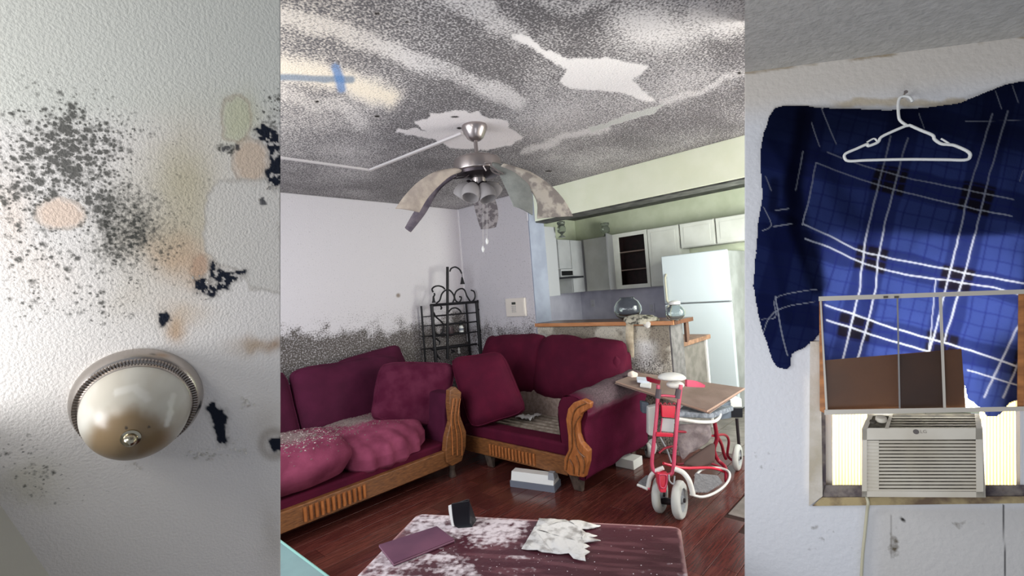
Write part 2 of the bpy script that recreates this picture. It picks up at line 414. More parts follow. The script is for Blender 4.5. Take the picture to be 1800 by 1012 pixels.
def paint_wb(x, y, P):
    n = len(x); C = flat('#c9c5ca', n); yy, z = P[:, 1], P[:, 2]
    nf = fbm(yy, z*.35, .07, 4, 21); nz = fbm(yy, z, .4, 4, 22)
    m = .09+.42*(1-sst(-.12, .12, z-(1.10+.14*(nf-.5)*2)))*(.55+.9*nf)
    # below the bar top the plaster is blotchy beige
    bar = (yy < 3.17).astype(float); bl = fbm(yy, z, .16, 4, 23)
    mixc(C, '#c8c2b2', bar*.9); mixc(C, '#8c8477', bar*sst(.48, .66, bl)*.9); mixc(C, '#e3e0da', bar*sst(.55, .7, fbm(yy, z, .2, 3, 29))*.8)
    k = bar*(1-sst(0, 40, np.abs(x-1128)))*sst(590, 610, y)*(1-sst(640, 660, y)); mixc(C, '#eef0f2', k*.8)
    m = m*(1-bar)+bar*(.22+.3*(bl-.5)+.25*(1-sst(0, .12, z-.72)))
    C[:, 3] = m; return C
P = planegrid((XB, YA, 0), (0, -(YA-3.17), 0), (0, 0, ZC), 150, 260)
o = gridsurf('wall_right', P, paint_wb, M_wall, th=P+np.array((.24, 0, 0))); struct(o, 'short living room wall ending at the kitchen opening')
M_cap = mat('wall_cap', '#9aa0b2', '#8b91a3', rough=.85, scale=5, bump=.15)
MB().box((XB+.001, 3.158, 0), (XB+.24, 3.172, 2.134)).build('trim_2', M_cap, None)['kind'] = 'structure'
P = planegrid((XB, 3.158, 0), (0, 1.76-3.158, 0), (0, 0, 1.055), 190, 150)
o = gridsurf('wall_front', P, paint_wb, M_wall, th=P+np.array((.225, 0, 0))); struct(o, 'low plastered half wall under the breakfast bar, blotched with damp')
MB().box((XB+.001, 1.745, 0), (XB+.226, 1.761, 1.055)).build('trim_3', M_edge, None)['kind'] = 'structure'

# beam over the opening, kitchen ceiling and walls
MB().box((3.79, -.7, 2.134), (3.98, 3.17, ZC), .004).build('trim_4', M_beam, None)['kind'] = 'structure'
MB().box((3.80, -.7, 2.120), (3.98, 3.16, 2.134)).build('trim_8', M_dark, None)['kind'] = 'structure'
MB().box((3.70, 3.158, 2.134), (3.80, 3.2, ZC)).build('trim_5', M_cap, None)['kind'] = 'structure'
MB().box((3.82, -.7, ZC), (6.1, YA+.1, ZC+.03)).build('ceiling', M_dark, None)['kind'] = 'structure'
MB().box((6.0, -.2, 0), (6.1, YA, ZC)).build('wall_back', M_kwall, None)['kind'] = 'structure'
MB().box((XB+.24, YA, 0), (6.1, YA+.1, ZC)).build('wall_left', M_kwall, None)['kind'] = 'structure'
MB().box((5.985, 2.45, .93), (6.0, YA-.002, 1.36)).build('trim_6', M_kback, None)['kind'] = 'structure'
MB().box((XB+.25, YA-.015, .93), (5.984, YA, 1.36)).build('trim_7', M_kback, None)['kind'] = 'structure'

# ---- floor: laminate planks and a few tiles
M_sub = mat('subfloor', '#2a1512', rough=.6)
M_plank = [mat('plank_%d' % i, a, b, rough=.2, scale=9, stretch=(1, 14, 1), bump=.03, bscale=12, spec=.6) for i, (a, b) in enumerate([('#4a221f', '#5f302a'), ('#43201d', '#562b26'), ('#4f2622', '#65352e'), ('#48211c', '#5b2f28')])]
M_tile = mat('floor_tile', '#857d78', '#6b645f', rough=.35, scale=9)
fl = MB().box((.2, .1, -.04), (6.1, YA, -.008)).build('floor', M_sub, None); struct(fl, 'dark red brown laminate floor, wet and dirty')
random.seed(4)
meshes = {}
def edge_x(y): return 3.75
yy = .62; row = 0
while yy < 3.6:
    x0 = .3-random.random()*.9
    while x0 < 3.9:
        L_ = 1.2; x1 = min(x0+L_, 3.92); a = max(x0, .3)
        # planks stop where the tiled floor begins
        lim = 3.92 if yy > 1.12 else (2.45+ (yy-.62)*1.1)
        x1 = min(x1, lim)
        if x1-a > .1:
            o = MB().box((a+.0015, yy+.0015, -.008), (x1-.0015, yy+.124, 0), .0016).build('plank', M_plank[random.randrange(4)], fl)
        x0 += L_
    yy += .1255; row += 1
xs = [2.3+.31*i for i in range(12)]
for j in range(5):
    for i in range(12):
        x0, y0 = 2.3+.31*i, .03+.31*j
        if j == 4 : continue
        y1 = min(y0+.305, 1.115); lim = 0
        if y1-y0 < .05: continue
        if x0 < 2.45+max(0, y0-.62)*1.1+.0 and y0+.3 > .62 and x0+.305 < 2.45+(y1-.62)*1.1: continue
        MB().box((x0, y0, -.0095), (x0+.305, y1, -.003), .002).build('tile', M_tile, fl)
for i in range(7):
    for j in range(5):
        x0 = 3.94+.31*i; y0 = 1.12+.31*j
        if x0 > 5.9: continue
        MB().box((x0, y0, -.0095), (x0+.305, y0+.305, -.003), .002).build('tile', M_tile, fl)

# ---- breakfast bar top and kitchen counters
M_lam = mat('bar_laminate', '#4a2a1e', '#6b3f2b', rough=.3, scale=8, stretch=(6, 1, 1))
M_band = mat('bar_edge_wood', '#c58a5e', '#b87c50', rough=.4, scale=30, stretch=(1, .2, 1))
bar = thing('bar_counter', 'long wooden breakfast bar top above the mouldy half wall', 'counter', (3.8, 2.4, 1.06))
MB().box((3.66, 1.70, 1.068), (4.02, 3.155, 1.095), .003).build('top', M_lam, bar)
MB().box((3.645, 1.695, 1.062), (3.66, 3.15, 1.096), .003).build('front_edge', M_band, bar, label='light orange wooden front edge')
MB().box((3.66, 1.69, 1.062), (4.02, 1.70, 1.095), .002).build('end_edge', M_lam, bar)
MB().prism([(3.93, 1.72, 1.06), (3.985, 1.72, 1.06), (3.99, 1.72, .95), (3.96, 1.72, .89), (3.93, 1.72, .89)], (0, .02, 0)).build('bracket', mat('bracket_wood', '#5a4034', rough=.6), bar)
M_cab = mat('cabinet_white', '#d2d2cf', '#c8c8c4', rough=.5, scale=5)
M_cabg = mat('cabinet_grey', '#bbbcc2', '#afb0b6', rough=.5, scale=5)
lc = thing('base_cabinet', 'grimy base cabinet with worn wooden worktop behind the bar end', 'cabinet', (4.25, 2.2, 0))
MB().box((3.94, 1.80, 0), (4.5, 3.1, .845)).build('body', mat('cabinet_side', '#716c68', '#5f5b57', rough=.7, scale=12), lc)
MB().box((3.93, 1.765, .845), (4.56, 3.1, .885), .004).build('worktop', mat('worktop_wood', '#8c6a55', '#6d5040', rough=.5, scale=20), lc)
MB().box((4.49, 1.785, .02), (4.52, 1.80, .845)).build('corner_strip', mat('strip', '#d5d2d2', rough=.5), lc)
bc = thing('back_counter', 'dark kitchen worktop running along the far kitchen wall', 'counter', (5.7, 3.2, 0))
MB().box((5.38, 2.55, .88), (5.984, 4.2, .93), .004).build('worktop', M_lam, bc)
MB().box((5.42, 2.55, 0), (5.98, 4.2, .88)).build('body', M_cabg, bc)
M_plate = mat('outlet_plate', '#b9b8c6', rough=.4)
for (a, b), l in (((1042, 533), 'pale electrical outlet on the kitchen wall left of the large glass bowl'), ((1146, 541), 'pale electrical outlet on the kitchen wall beside the refrigerator')):
    p = on(a, b, 'x', 5.984)
    t = thing('wall_outlet', l, 'outlet', p)
    MB().box(p-(.008, .04, .06), p+(0, .04, .06), .003).build('cover_plate', M_plate, t)
    for dz in (-.025, .025): MB().lathe([(.016, 0), (.016, .004)], p+np.array((-.008, 0, dz)), (-1, 0, 0), 12).build('socket', M_cabg, t)

# ---- wall cabinets
def handle(p, par, ax=(0, 0, 1)):
    MB().tube([p-np.array(ax)*.03, p-np.array((.02, 0, 0))-np.array(ax)*.02, p-np.array((.02, 0, 0))+np.array(ax)*.02, p+np.array(ax)*.03], .004, 6).build('handle', M_cabg, par)
wc = thing('wall_cabinet', 'open white wall cabinet with dark empty shelves', 'cabinet', (5.85, 3.1, 1.36))
FX = 5.7
y0, y1 = 2.912, 3.432
MB().box((FX+.021, y0, 1.36), (5.98, y0+.016, 2.1)).box((FX+.021, y1-.016, 1.36), (5.98, y1, 2.1)).box((FX+.021, y0+.0165, 1.36), (5.98, y1-.0165, 1.376)).box((FX+.021, y0+.0165, 2.084), (5.98, y1-.0165, 2.1)).build('body', M_cab, wc)
MB().box((FX-.004, y0, 1.36), (FX+.02, y0+.04, 2.1)).box((FX-.004, y1-.10, 1.36), (FX+.02, y1, 2.1)).box((FX-.004, y0+.0405, 2.05), (FX+.02, y1-.1005, 2.1)).box((FX-.004, y0+.0405, 1.36), (FX+.02, y1-.1005, 1.41)).build('face_frame', M_cab, wc)
MB().box((5.96, y0+.02, 1.38), (5.979, y1-.02, 2.08)).box((FX+.03, y0+.019, 1.38), (5.96, y0+.024, 2.08)).box((FX+.03, y1-.024, 1.38), (5.96, y1-.019, 2.08)).build('lining', mat('dark_wood_lining', '#251014', '#140809', rough=.6), wc, label='dark brown interior lining')
for z in (1.60, 1.84): MB().box((FX+.02, y0+.03, z), (5.955, y1-.03, z+.014)).build('shelf', mat('shelf_edge', '#6d5d58', rough=.6), wc)
d = MB(); hx, hy = FX, 3.43
d.hexa([(hx-.01, hy-.02, 1.365), (hx-.33, hy-.135, 1.365), (hx-.33, hy-.115, 1.365), (hx-.01, hy, 1.365)], [(hx-.01, hy-.02, 2.095), (hx-.33, hy-.135, 2.095), (hx-.33, hy-.115, 2.095), (hx-.01, hy, 2.095)])
d.build('door', mat('door_inside', '#8e8d92', rough=.6), wc, label='swung open door, grey inside')
wd = thing('wall_cabinet', 'plain white wall cabinet left of the open one, above the splashback', 'cabinet', (5.85, 3.7, 1.36))
MB().box((FX+.018, 3.44, 1.36), (5.98, 4.2, 2.1)).build('body', M_cabg, wd)
f = MB().box((FX-.004, 3.45, 1.365), (FX+.016, 3.89, 2.095), .004).build('door', M_cab, wd)
for (ya, yb, za, l) in ((2.49, 2.91, 1.36, 'narrow closed white wall cabinet right of the open one'), (2.06, 2.48, 1.80, 'short white wall cabinet above the middle of the refrigerator'), (1.60, 2.05, 1.80, 'short white wall cabinet above the right end of the refrigerator')):
    t = thing('wall_cabinet', l, 'cabinet', (5.85, (ya+yb)/2, za))
    MB().box((FX+.018, ya, za), (5.98, yb, 2.1)).build('body', M_cab, t)
    d = MB().box((FX-.004, ya+.008, za+.006), (FX+.016, yb-.008, 2.094), .004).build('door', M_cab, t)
    MB().box((FX-.008, ya+.05, za+.05), (FX-.003, yb-.05, 2.05), .002).build('panel', M_cab, d)
# left wall cabinets
FY = 3.9
t = thing('wall_cabinet', 'tall white cabinet nearest the wall end, left of the range hood', 'cabinet', (5.0, 4.05, 1.36))
a = on(957, 395, 'y', FY-.0); b = on(977, 396, 'y', FY)
MB().box((4.62, FY+.02, 1.34), (5.09, YA-.02, 2.25)).build('body', M_cabg, t)
MB().box((4.62, FY, 1.34), (5.085, FY+.018, 2.25), .003).build('door', mat('cab_light', '#c9cad2', rough=.5), t)
t = thing('wall_cabinet', 'small grey cabinet above the range hood', 'cabinet', (5.25, 4.05, 1.68))
MB().box((5.11, FY+.02, 1.69), (5.39, YA-.02, 2.09)).build('body', M_cabg, t); MB().box((5.115, FY, 1.695), (5.385, FY+.018, 2.085), .003).build('door', M_cabg, t)
t = thing('wall_cabinet', 'grey cabinet in the kitchen corner right of the range hood', 'cabinet', (5.5, 4.05, 1.36))
MB().box((5.395, FY+.02, 1.36), (5.67, YA-.02, 2.09)).build('body', M_cabg, t); MB().box((5.40, FY, 1.365), (5.665, FY+.018, 2.085), .003).build('door', M_cabg, t)
t = thing('range_hood', 'slim range hood with black lip under the small cabinet', 'range hood', (5.25, 3.95, 1.53))
MB().box((5.11, FY-.02, 1.58), (5.39, YA-.02, 1.685)).build('body', M_cabg, t)
MB().box((5.12, FY-.03, 1.60), (5.36, FY-.02, 1.66)).build('control_panel', mat('black_gloss', '#17171a', rough=.3), t)
MB().prism([(5.1, FY, 1.555), (5.42, FY, 1.555), (5.42, FY, 1.58), (5.1, FY, 1.58)], (0, -.16, 0)).build('visor', mat('black_gloss2', '#22232a', rough=.3), t)

# ---- refrigerator
M_fr = mat('fridge_white', '#c6ced6', rough=.35, bump=.03, bscale=300); M_frs = mat('fridge_side', '#a4a6aa', '#8f9194', rough=.5, scale=5)
FXr = 5.18; q0 = on(1277, 438, 'x', FXr); q1 = on(1161, 450, 'x', FXr)
ya, yb, zt = float(q0[1]), float(q1[1]), float((q0[2]+q1[2])/2); zg = float(on(1230, 532, 'x', FXr)[2])
t = thing('refrigerator', 'large white top-freezer refrigerator beside the wall cabinets', 'refrigerator', (5.5, (ya+yb)/2, 0))
MB().box((FXr+.06, ya+.005, .02), (5.9, yb-.005, zt-.012), .008).build('body', M_frs, t)
MB().box((FXr-.0, ya, zg+.006), (FXr+.052, yb, zt), .014).build('freezer_door', M_fr, t)
MB().box((FXr-.0, ya, .08), (FXr+.052, yb, zg-.006), .014).build('door', M_fr, t)
M_hd = mat('fridge_handle', '#a9a596', rough=.5)
MB().tube([(FXr, yb-.05, zg+.02), (FXr-.035, yb-.05, zg+.05), (FXr-.035, yb-.05, zg+.30), (FXr, yb-.05, zg+.34)], .012, 8).build('handle', M_hd, t)
MB().tube([(FXr, yb-.05, zg-.02), (FXr-.035, yb-.05, zg-.05), (FXr-.035, yb-.05, zg-.32), (FXr, yb-.05, zg-.36)], .012, 8).build('handle', M_hd, t)
MB().box((FXr+.02, ya+.02, 0), (5.9, yb-.02, .06)).build('kick_plate', M_dark, t)

# ---- keypad, moulding
p0, p1 = on(891, 525, 'x', XB), on(927, 555, 'x', XB)
M_ivory = mat('ivory_plastic', '#ded6cd', rough=.5)
t = thing('alarm_keypad', 'cream alarm keypad on the wall left of the kitchen opening', 'keypad', ((XB, (p0[1]+p1[1])/2, p1[2])))
MB().box((XB-.028, p1[1], p1[2]), (XB, p0[1], p0[2]), .004).build('case', M_ivory, t)
yc = (p0[1]+p1[1])/2; zc = (p0[2]+p1[2])/2
MB().box((XB-.03, yc-.01, zc+.03), (XB-.027, yc+.045, zc+.055)).build('display', mat('lcd', '#3b3f3a', rough=.2), t)
for i in range(4):
    for j in range(3):
        yk = yc+.04-j*.022; zk = zc+.012-i*.019; MB().box((XB-.032, yk-.008, zk-.007), (XB-.027, yk+.008, zk+.006), .001).build('key', mat('key', '#b9b5b2', rough=.5) if i+j == 0 else bpy.data.materials['key'], t)
MB().box((XB-.031, p1[1]+.01, p1[2]+.02), (XB-.027, p1[1]+.035, p0[2]-.02)).build('cover_flap', M_ivory, t)
# ================================================================== SOFA along the back wall
M_vel = mat('burgundy_velvet', '#54132a', '#430f24', rough=.85, scale=7, bump=.12, bscale=160, spec=.15, cut=(.3, .75))
M_velL = mat('burgundy_velvet_dusty', '#7d3550', '#9a5a70', rough=.9, scale=5, bump=.15, bscale=150, spec=.15, cut=(.4, .8))
M_plum = mat('plum_velvet', '#4a1830', '#3a1226', rough=.85, scale=6, bump=.12, bscale=160, spec=.15, cut=(.3, .75))
M_oak = mat('carved_oak', '#8a5a34', '#5f3c24', rough=.4, scale=22, stretch=(1, 1, 5), bump=.15, bscale=30, cut=(.3, .7))
M_oakL = mat('carved_oak_light', '#b5713f', '#8a5029', rough=.35, scale=20, stretch=(3, 3, 1), bump=.1, bscale=30, cut=(.3, .7))
M_foot = mat('foot_wood', '#5d4f46', '#3f342e', rough=.6, scale=20)
M_fluff = mat('mouldy_lining', '#6a5a5c', '#4a3c40', rough=.95, scale=25, bump=.4, bscale=80)

def poly_on(pts, ax, val): return [on(a, b, ax, val) for a, b in pts]
def Z(x, y, sx, ox, oy): return [(ox+a/sx, oy+b/sx) for a, b in zip(x, y)]

so = thing('sofa', 'long burgundy velvet sofa with carved oak front rail against the back wall', 'sofa', (1.4, 3.5, 0))
MB().box((.35, 3.005, .11), (2.36, 3.05, .235), .006).build('front_rail', M_oak, so)
flm = None
for k in range(12):
    x = 1.21+k*.036
    MB().tube([(x, 3.002, .13), (x, 3.000, .17), (x, 3.002, .215)], .011, 8).build('flute', M_oakL, so)
MB().box((.35, 3.05, .12), (2.40, 4.0, .285), .02).build('seat_deck', M_vel, so)
MB().box((.35, 3.95, .12), (2.5, 4.20, .80), .05).build('back', M_plum, so)
# right arm
MB().prism([(2.33, 3.04, .12), (2.45, 3.04, .12), (2.50, 3.04, .45), (2.52, 3.04, .6), (2.47, 3.04, .67), (2.38, 3.04, .66), (2.34, 3.04, .5)], (0, 1.1, 0), .02).build('arm', M_plum, so)
pts = Z([795, 820, 848, 840, 842, 870, 868, 850, 805, 782, 775, 780, 800, 792], [335, 318, 345, 400, 455, 530, 600, 665, 690, 675, 620, 560, 480, 400], 2.663, 493, 560)
ar = MB().prism(poly_on(pts, 'y', 2.985), (0, .055, 0), .006).build('arm_facing', M_oak, so)
for dx in (-.02, .0, .02):
    pp = [on(803+dx*300, 700, 'y', 2.98), on(799+dx*300, 735, 'y', 2.98), on(803+dx*420, 765, 'y', 2.98), on(804+dx*400, 800, 'y', 2.98)]
    MB().tube(resample(pp, 12), .005, 6).build('carved_ridge', M_oakL, ar)
MB().lathe([(.03, 0), (.022, .05), (.035, .12)], (2.40, 3.06, 0), seg=14).build('foot', M_foot, so)
MB().lathe([(.03, 0), (.022, .05), (.035, .12)], (.7, 3.06, 0), seg=14).build('foot', M_foot, so)

cg = 'loose cushions on the long sofa'
def cush(name, label, corners, th, m, group=None, seed=0, noise=.012, welt=True, nrm=None, **k):
    k.setdefault('p', 8)
    c = [np.array(q) for q in corners]; base = (c[0]+c[1])/2
    t = thing(name, label, 'cushion', base, group)
    MB().pillow(c, th, noise=noise, seed=seed, nrm=nrm, **k).build('cover', m, t, ang=2)
    if welt:
        n = np.cross(c[1]-c[0], c[3]-c[0]) if nrm is None else nrm; n = n/np.linalg.norm(n); P = []
        cen = sum(c)/4
        for s in (-1, 1):
            pth = []
            for i in range(40):
                g = 2*math.pi*i/40; x, y = math.cos(g), math.sin(g); l = (abs(x)**8+abs(y)**8)**(1/8); x, y = x/l*1.005, y/l*1.005
                u, w = (x+1)/2, (y+1)/2
                q = c[0]*(1-u)*(1-w)+c[1]*u*(1-w)+c[2]*u*w+c[3]*(1-u)*w+n*(s*th*.13)
                if noise:
                    sd = Vector((seed*7.3, seed*3.1, seed*1.7)); z = Vector(q)*3+sd; dd = mnoise.noise_vector(z)+.5*mnoise.noise_vector(z*2.3); q = q+np.array(dd)*noise
                pth.append(q)
            P.append(pth)
        MB().tube(P[0], .006, 6, True).tube(P[1], .006, 6, True).build('piping', m, t)
    return t
def face(px4, ax, val): return [on(a, b, ax, val) for a, b in px4]
# back cushions: corners bottom-left, bottom-right, top-right, top-left
cush('sofa_cushion', 'plum back cushion at the cut-off left end of the long sofa', [(.95, 3.72, .44), (1.50, 3.70, .42), (1.46, 3.86, .95), (.95, 3.88, .98)], .2, M_plum, cg, 1)
cush('sofa_cushion', 'wide plum back cushion in the middle of the long sofa', [(1.52, 3.72, .42), (2.45, 3.72, .40), (2.50, 3.90, .93), (1.52, 3.88, .95)], .2, M_plum, cg, 2)
cush('sofa_cushion', 'long plum bolster lying along the top of the sofa back', [(1.95, 3.98, .78), (2.66, 3.98, .80), (2.62, 4.06, 1.0), (2.00, 4.06, .93)], .12, M_plum, cg, 3)
# leaning cushion at the right end
q = [D(652, 738, 3.72), D(778, 748, 3.98), D(800, 640, 4.22), D(668, 640, 4.0)]
cush('sofa_cushion', 'dusty burgundy cushion leaning at the right end of the long sofa', q, .17, mat('burgundy_dust', '#47142a', '#562237', rough=.9, scale=9, bump=.15, spec=.1), cg, 4)
# seat cushion at the left, debris on top
def paint_seat(col, deb):
    return None
M_debris = mat('ceiling_debris', '#b9aca6', '#7d6f6c', rough=.95, scale=40, bump=.3)
cA = thing('sofa_cushion', 'plump dusty pink seat cushion covered in ceiling debris, left on the long sofa', 'cushion', (1.3, 3.3, .33), cg)
M_seatmix = mat('seat_velvet_debris', '#ffffff', '#cfc6ca', vcol=True, mcol='#8b7f7b', mscale=60, mcontrast=.2, mgain=.8, rough=.95, scale=6, bump=.15, spec=.1)
def seatpaint(V, spots, c='#864058'):
    C = flat(c, len(V)); m = np.zeros(len(V)); nz = (fbm(V[:, 0], V[:, 1], .12, 4, 81)-.5)
    for (cx, cy, rx, ry) in spots: m = np.maximum(m, 1-sst(.35, 1.15, ell(V[:, 0], V[:, 1], cx, cy, rx, ry)+nz*1.4))
    mixc(C, '#7b5560', m*.5); C[:, 3] = m*.62*(V[:, 2] > .40); return C
MB().pillow([(.78, 3.0, .425), (1.60, 2.99, .425), (1.66, 3.70, .425), (.8, 3.70, .435)], .28, noise=.02, seed=8, p=4, pz=3).build('cover', M_seatmix, cA, ang=2); paint_obj(bpy.data.objects[-1] if False else [k for k in bpy.data.objects if k.parent is cA][0], lambda V: seatpaint(V, [(1.22, 3.42, .34, .20)]))
cB = thing('seat_cover', 'slumped pink seat cushion cover hanging in folds over the sofa rail', 'cushion', (1.95, 3.3, .33), cg)
bm = bmesh.new(); bmesh.ops.create_cube(bm, size=2); bmesh.ops.subdivide_edges(bm, edges=bm.edges[:], cuts=30, use_grid_fill=True)
cc = [np.array(q) for q in [(1.52, 3.04, .37), (2.28, 3.12, .39), (2.34, 3.75, .41), (1.6, 3.75, .44)]]
for v in bm.verts:
    x, y, z = v.co; p = 4; l = max(1e-6, (abs(x)**p+abs(y)**p)**(1/p)); k = max(abs(x), abs(y))/l; ed = max(abs(x), abs(y)); X, Y = x*k, y*k
    pr = (1-min(ed, 1)**3)**(1/3) if ed < 1 else 0
    zz = z*(.3+.7*pr)*.11 if ed < .999 else z*.035
    u, w = (X+1)/2, (Y+1)/2; P_ = cc[0]*(1-u)*(1-w)+cc[1]*u*(1-w)+cc[2]*u*w+cc[3]*(1-u)*w
    fr = max(0, -Y); drop = .05*fr**2
    sw = u+.18*(1-fr)*math.sin(u*3)
    fold = math.sin(sw*34+1.5*math.sin(w*3))*.015*fr**1.2*(1.0 if u > .1 else u*10)
    P_ = P_+np.array((fold*.4, -fold-.05*fr*math.sin(u*math.pi), zz-drop-.02*fr*u))
    dd = mnoise.noise_vector(Vector(P_)*5); v.co = Vector(P_+np.array(dd)*.014)
paint_obj(MB().bm(bm).build('cover', M_seatmix, cB, ang=2), lambda V: seatpaint(V, [(1.80, 3.56, .36, .16), (2.1, 3.45, .2, .06)], '#88425a'))
# debris: small plaster crumbs scattered over the cushions
def crumbs(name, label, pts, r, m, group=None, parent=None, kind='stuff', cat='debris'):
    mb = MB(); rr = random.Random(len(pts))
    for p in pts:
        s = r*rr.uniform(.4, 1.4); V = []
        for (a, b, c) in ((-1, -1, 0), (1, -1, 0), (1, 1, 0), (-1, 1, 0), (0, 0, 1)): V.append(np.array(p)+np.array((a*s*rr.uniform(.5, 1), b*s*rr.uniform(.5, 1), c*s*.6+ (0 if c else 0))))
        mb.add(V, [(0, 3, 2, 1), (0, 1, 4), (1, 2, 4), (2, 3, 4), (3, 0, 4)])
    o = mb.build(name, m, parent, smooth=False)
    if parent is None: tag(o, label, cat, group)
    tag(o, kind=kind); return o
rr = random.Random(3)
M_cr = mat('plaster_crumb', '#c9beb8', '#8d8280', rough=.95, scale=60); M_crd = mat('plaster_crumb_dark', '#80706c', '#5c4e4c', rough=.95, scale=60)
def scatter_on(objs, n, fx, rad, name, label, m, cat='debris'):
    bpy.context.view_layer.update(); dg = bpy.context.evaluated_depsgraph_get(); pts = []
    k = 0
    while len(pts) < n and k < n*6:
        k += 1; x, y = fx()
        hit, loc, nr, idx, ob, mt = SC.ray_cast(dg, Vector((x, y, 1.05)), Vector((0, 0, -1)))
        if hit and nr.z > .45 and ob in objs: pts.append((loc.x, loc.y, loc.z-.0005))
    if pts: return crumbs(name, label, pts, rad, m, cat=cat)
def fgA():
    a = rr.gauss(0, .20); return 1.25+a, 3.36+rr.gauss(0, .15)
kids = lambda t: [o for o in bpy.data.objects if o.parent is t]
scatter_on(kids(cA), 1500, fgA, .006, 'plaster_debris', 'grey and white plaster crumbs on the left seat cushion of the sofa', M_crd)
scatter_on(kids(cA), 260, fgA, .006, 'plaster_debris', 'bright white plaster flakes on the left seat cushion of the sofa', M_cr)
scatter_on(kids(cB), 1300, lambda: (1.86+rr.gauss(0, .22), 3.55+rr.gauss(0, .11)), .0055, 'plaster_debris', 'grey plaster crumbs on the slumped middle seat cushion', M_crd)

# ================================================================== LOVESEAT against the half wall
ls = thing('loveseat', 'burgundy velvet loveseat with carved oak scroll arm below the breakfast bar', 'sofa', (3.1, 2.6, 0))
MB().box((2.655, 2.10, .11), (2.70, 3.18, .245), .006).build('front_rail', M_oak, ls)
for k in range(14): 
    y = 2.40+k*.036; MB().tube([(2.652, y, .13), (2.650, y, .17), (2.652, y, .215)], .0105, 8).build('flute', M_oakL, ls)
MB().box((2.665, 2.10, .235), (2.83, 3.2, .335), .025).build('seat_front', M_vel, ls)
MB().box((2.80, 2.13, .13), (3.35, 3.2, .29)).build('seat_deck', mat('deck_cloth', '#7d6f63', '#5f5347', rough=.95, scale=15), ls)
M_slat = mat('spring_slat', '#9d9083', '#7a6d60', rough=.9, scale=20)
for i in range(7): MB().box((2.85+i*.07, 2.15, .288), (2.885+i*.07, 3.1, .304), .003).build('spring_slat', M_slat, ls)
MB().box((3.30, 2.2, .29), (3.36, 3.1, .52), .01).build('back_lining', mat('burlap', '#a08d83', '#86746a', rough=.95, scale=30, bump=.3), ls)
# back: two puffed halves with a wavy crest
MB().box((3.36, 2.06, .12), (3.62, 3.66, .86), .05).build('back', M_vel, ls)
bp = lambda c, s: MB().pillow(c, .26, noise=.022, seed=s, nsc=6, p=7).build('back_pillow', M_vel, ls, ang=2)
bp([(3.34, 2.98, .46), (3.34, 2.10, .44), (3.48, 2.02, .95), (3.48, 2.90, 1.00)], 11)
bp([(3.34, 3.72, .46), (3.34, 2.88, .46), (3.48, 2.84, 1.00), (3.50, 3.68, .99)], 12)
# right arm
ax_ = [(2.08, .12), (1.97, .10), (1.95, .2), (1.93, .30), (1.94, .46), (1.90, .56), (1.935, .64), (2.02, .675), (2.11, .655), (2.155, .58), (2.15, .40), (2.14, .2), (2.08, .12)]
ar_ = resample([np.array((0, y, z)) for y, z in ax_], 90); NS = 80; G = np.zeros((NS, 90, 3))
for k in range(NS):
    x = 2.672+k*(.87/(NS-1))
    for j_, q_ in enumerate(ar_):
        up = 1 if q_[2] > .5 else 0; w = mnoise.noise(Vector((x*5, q_[1]*6, q_[2]*6)))*.012+mnoise.noise(Vector((x*16, q_[1]*16, q_[2]*16)))*.004*up
        G[k, j_] = (x, q_[1]+w, q_[2]+w+up*.03*(x-2.67)/.87)
def paint_arm(x, y, P):
    C = flat('#5a1733', len(P)); nz = (fbm(P[:, 0], P[:, 1]+P[:, 2], .12, 4, 83)-.5)
    m = sst(.545, .60, P[:, 2]+nz*.05-.02*(P[:, 0]-2.67))*sst(2.70, 2.82, P[:, 0]+nz*.1)
    mixc(C, '#6f6266', m*.85); mixc(C, '#7a5a66', (1-sst(0, .02, np.abs(P[:, 2]-.56+nz*.04)))*.35); C[:, 3] = m*.42; return C
gridsurf('arm', G, paint_arm, mat('burgundy_side', '#ffffff', '#d8d0d4', vcol=True, mcol='#40383b', mscale=90, mcontrast=.2, mgain=.7, rough=.9, scale=4, spec=.12, bump=.2), ls)
MB().prism([(2.675, y, z) for y, z in ax_[:-1]], (.004, 0, 0)).build('arm_end', M_vel, ls)
pts = Z([720, 770, 812, 806, 760, 742, 745, 762, 803, 800, 778, 700, 666, 668, 692, 690, 678, 690], [466, 448, 470, 500, 530, 580, 640, 690, 735, 800, 884, 872, 840, 780, 730, 650, 560, 500], 3.163, 780, 560)
af = MB().prism(poly_on(pts, 'x', 2.625), (.05, 0, 0), .007).build('arm_facing', M_oakL, ls, label='polished carved oak scroll on the arm front')
for pp in ([(790, 470), (735, 500), (712, 560), (712, 640), (712, 720), (690, 770), (680, 840)], [(760, 540), (728, 590), (728, 650), (745, 730), (785, 770)], [(700, 780), (720, 820), (722, 865)], [(735, 760), (752, 810), (750, 870)], [(760, 750), (782, 800), (775, 860)]):
    P_ = [on(780+a/3.163, 560+b/3.163, 'x', 2.62) for a, b in pp]; MB().tube(resample(P_, 20), .0045, 6).build('carved_ridge', M_oak, af)
for (x, y, s) in ((2.70, 2.02, 1), (2.70, 2.9, .7), (3.45, 2.03, 1)):
    MB().prism([(x-.05*s, y, .13), (x+.06*s, y, .13), (x+.03*s, y, .0), (x-.0*s, y, .0)], (0, .07, 0), .006).build('foot', M_foot, ls)
MB().prism([(2.70, 3.12, .12), (2.70, 3.32, .12), (2.70, 3.38, .6), (2.70, 3.2, .62)], (.75, 0, 0), .02).build('arm', M_vel, ls)
# loose cushion propped in the loveseat
q = [D(830, 752, 3.98), D(925, 722, 3.92), D(882, 618, 4.16), D(794, 632, 4.22)]
cush('sofa_cushion', 'square burgundy cushion propped on its edge in the left of the loveseat', q, .24, M_vel, None, 21, noise=.01)
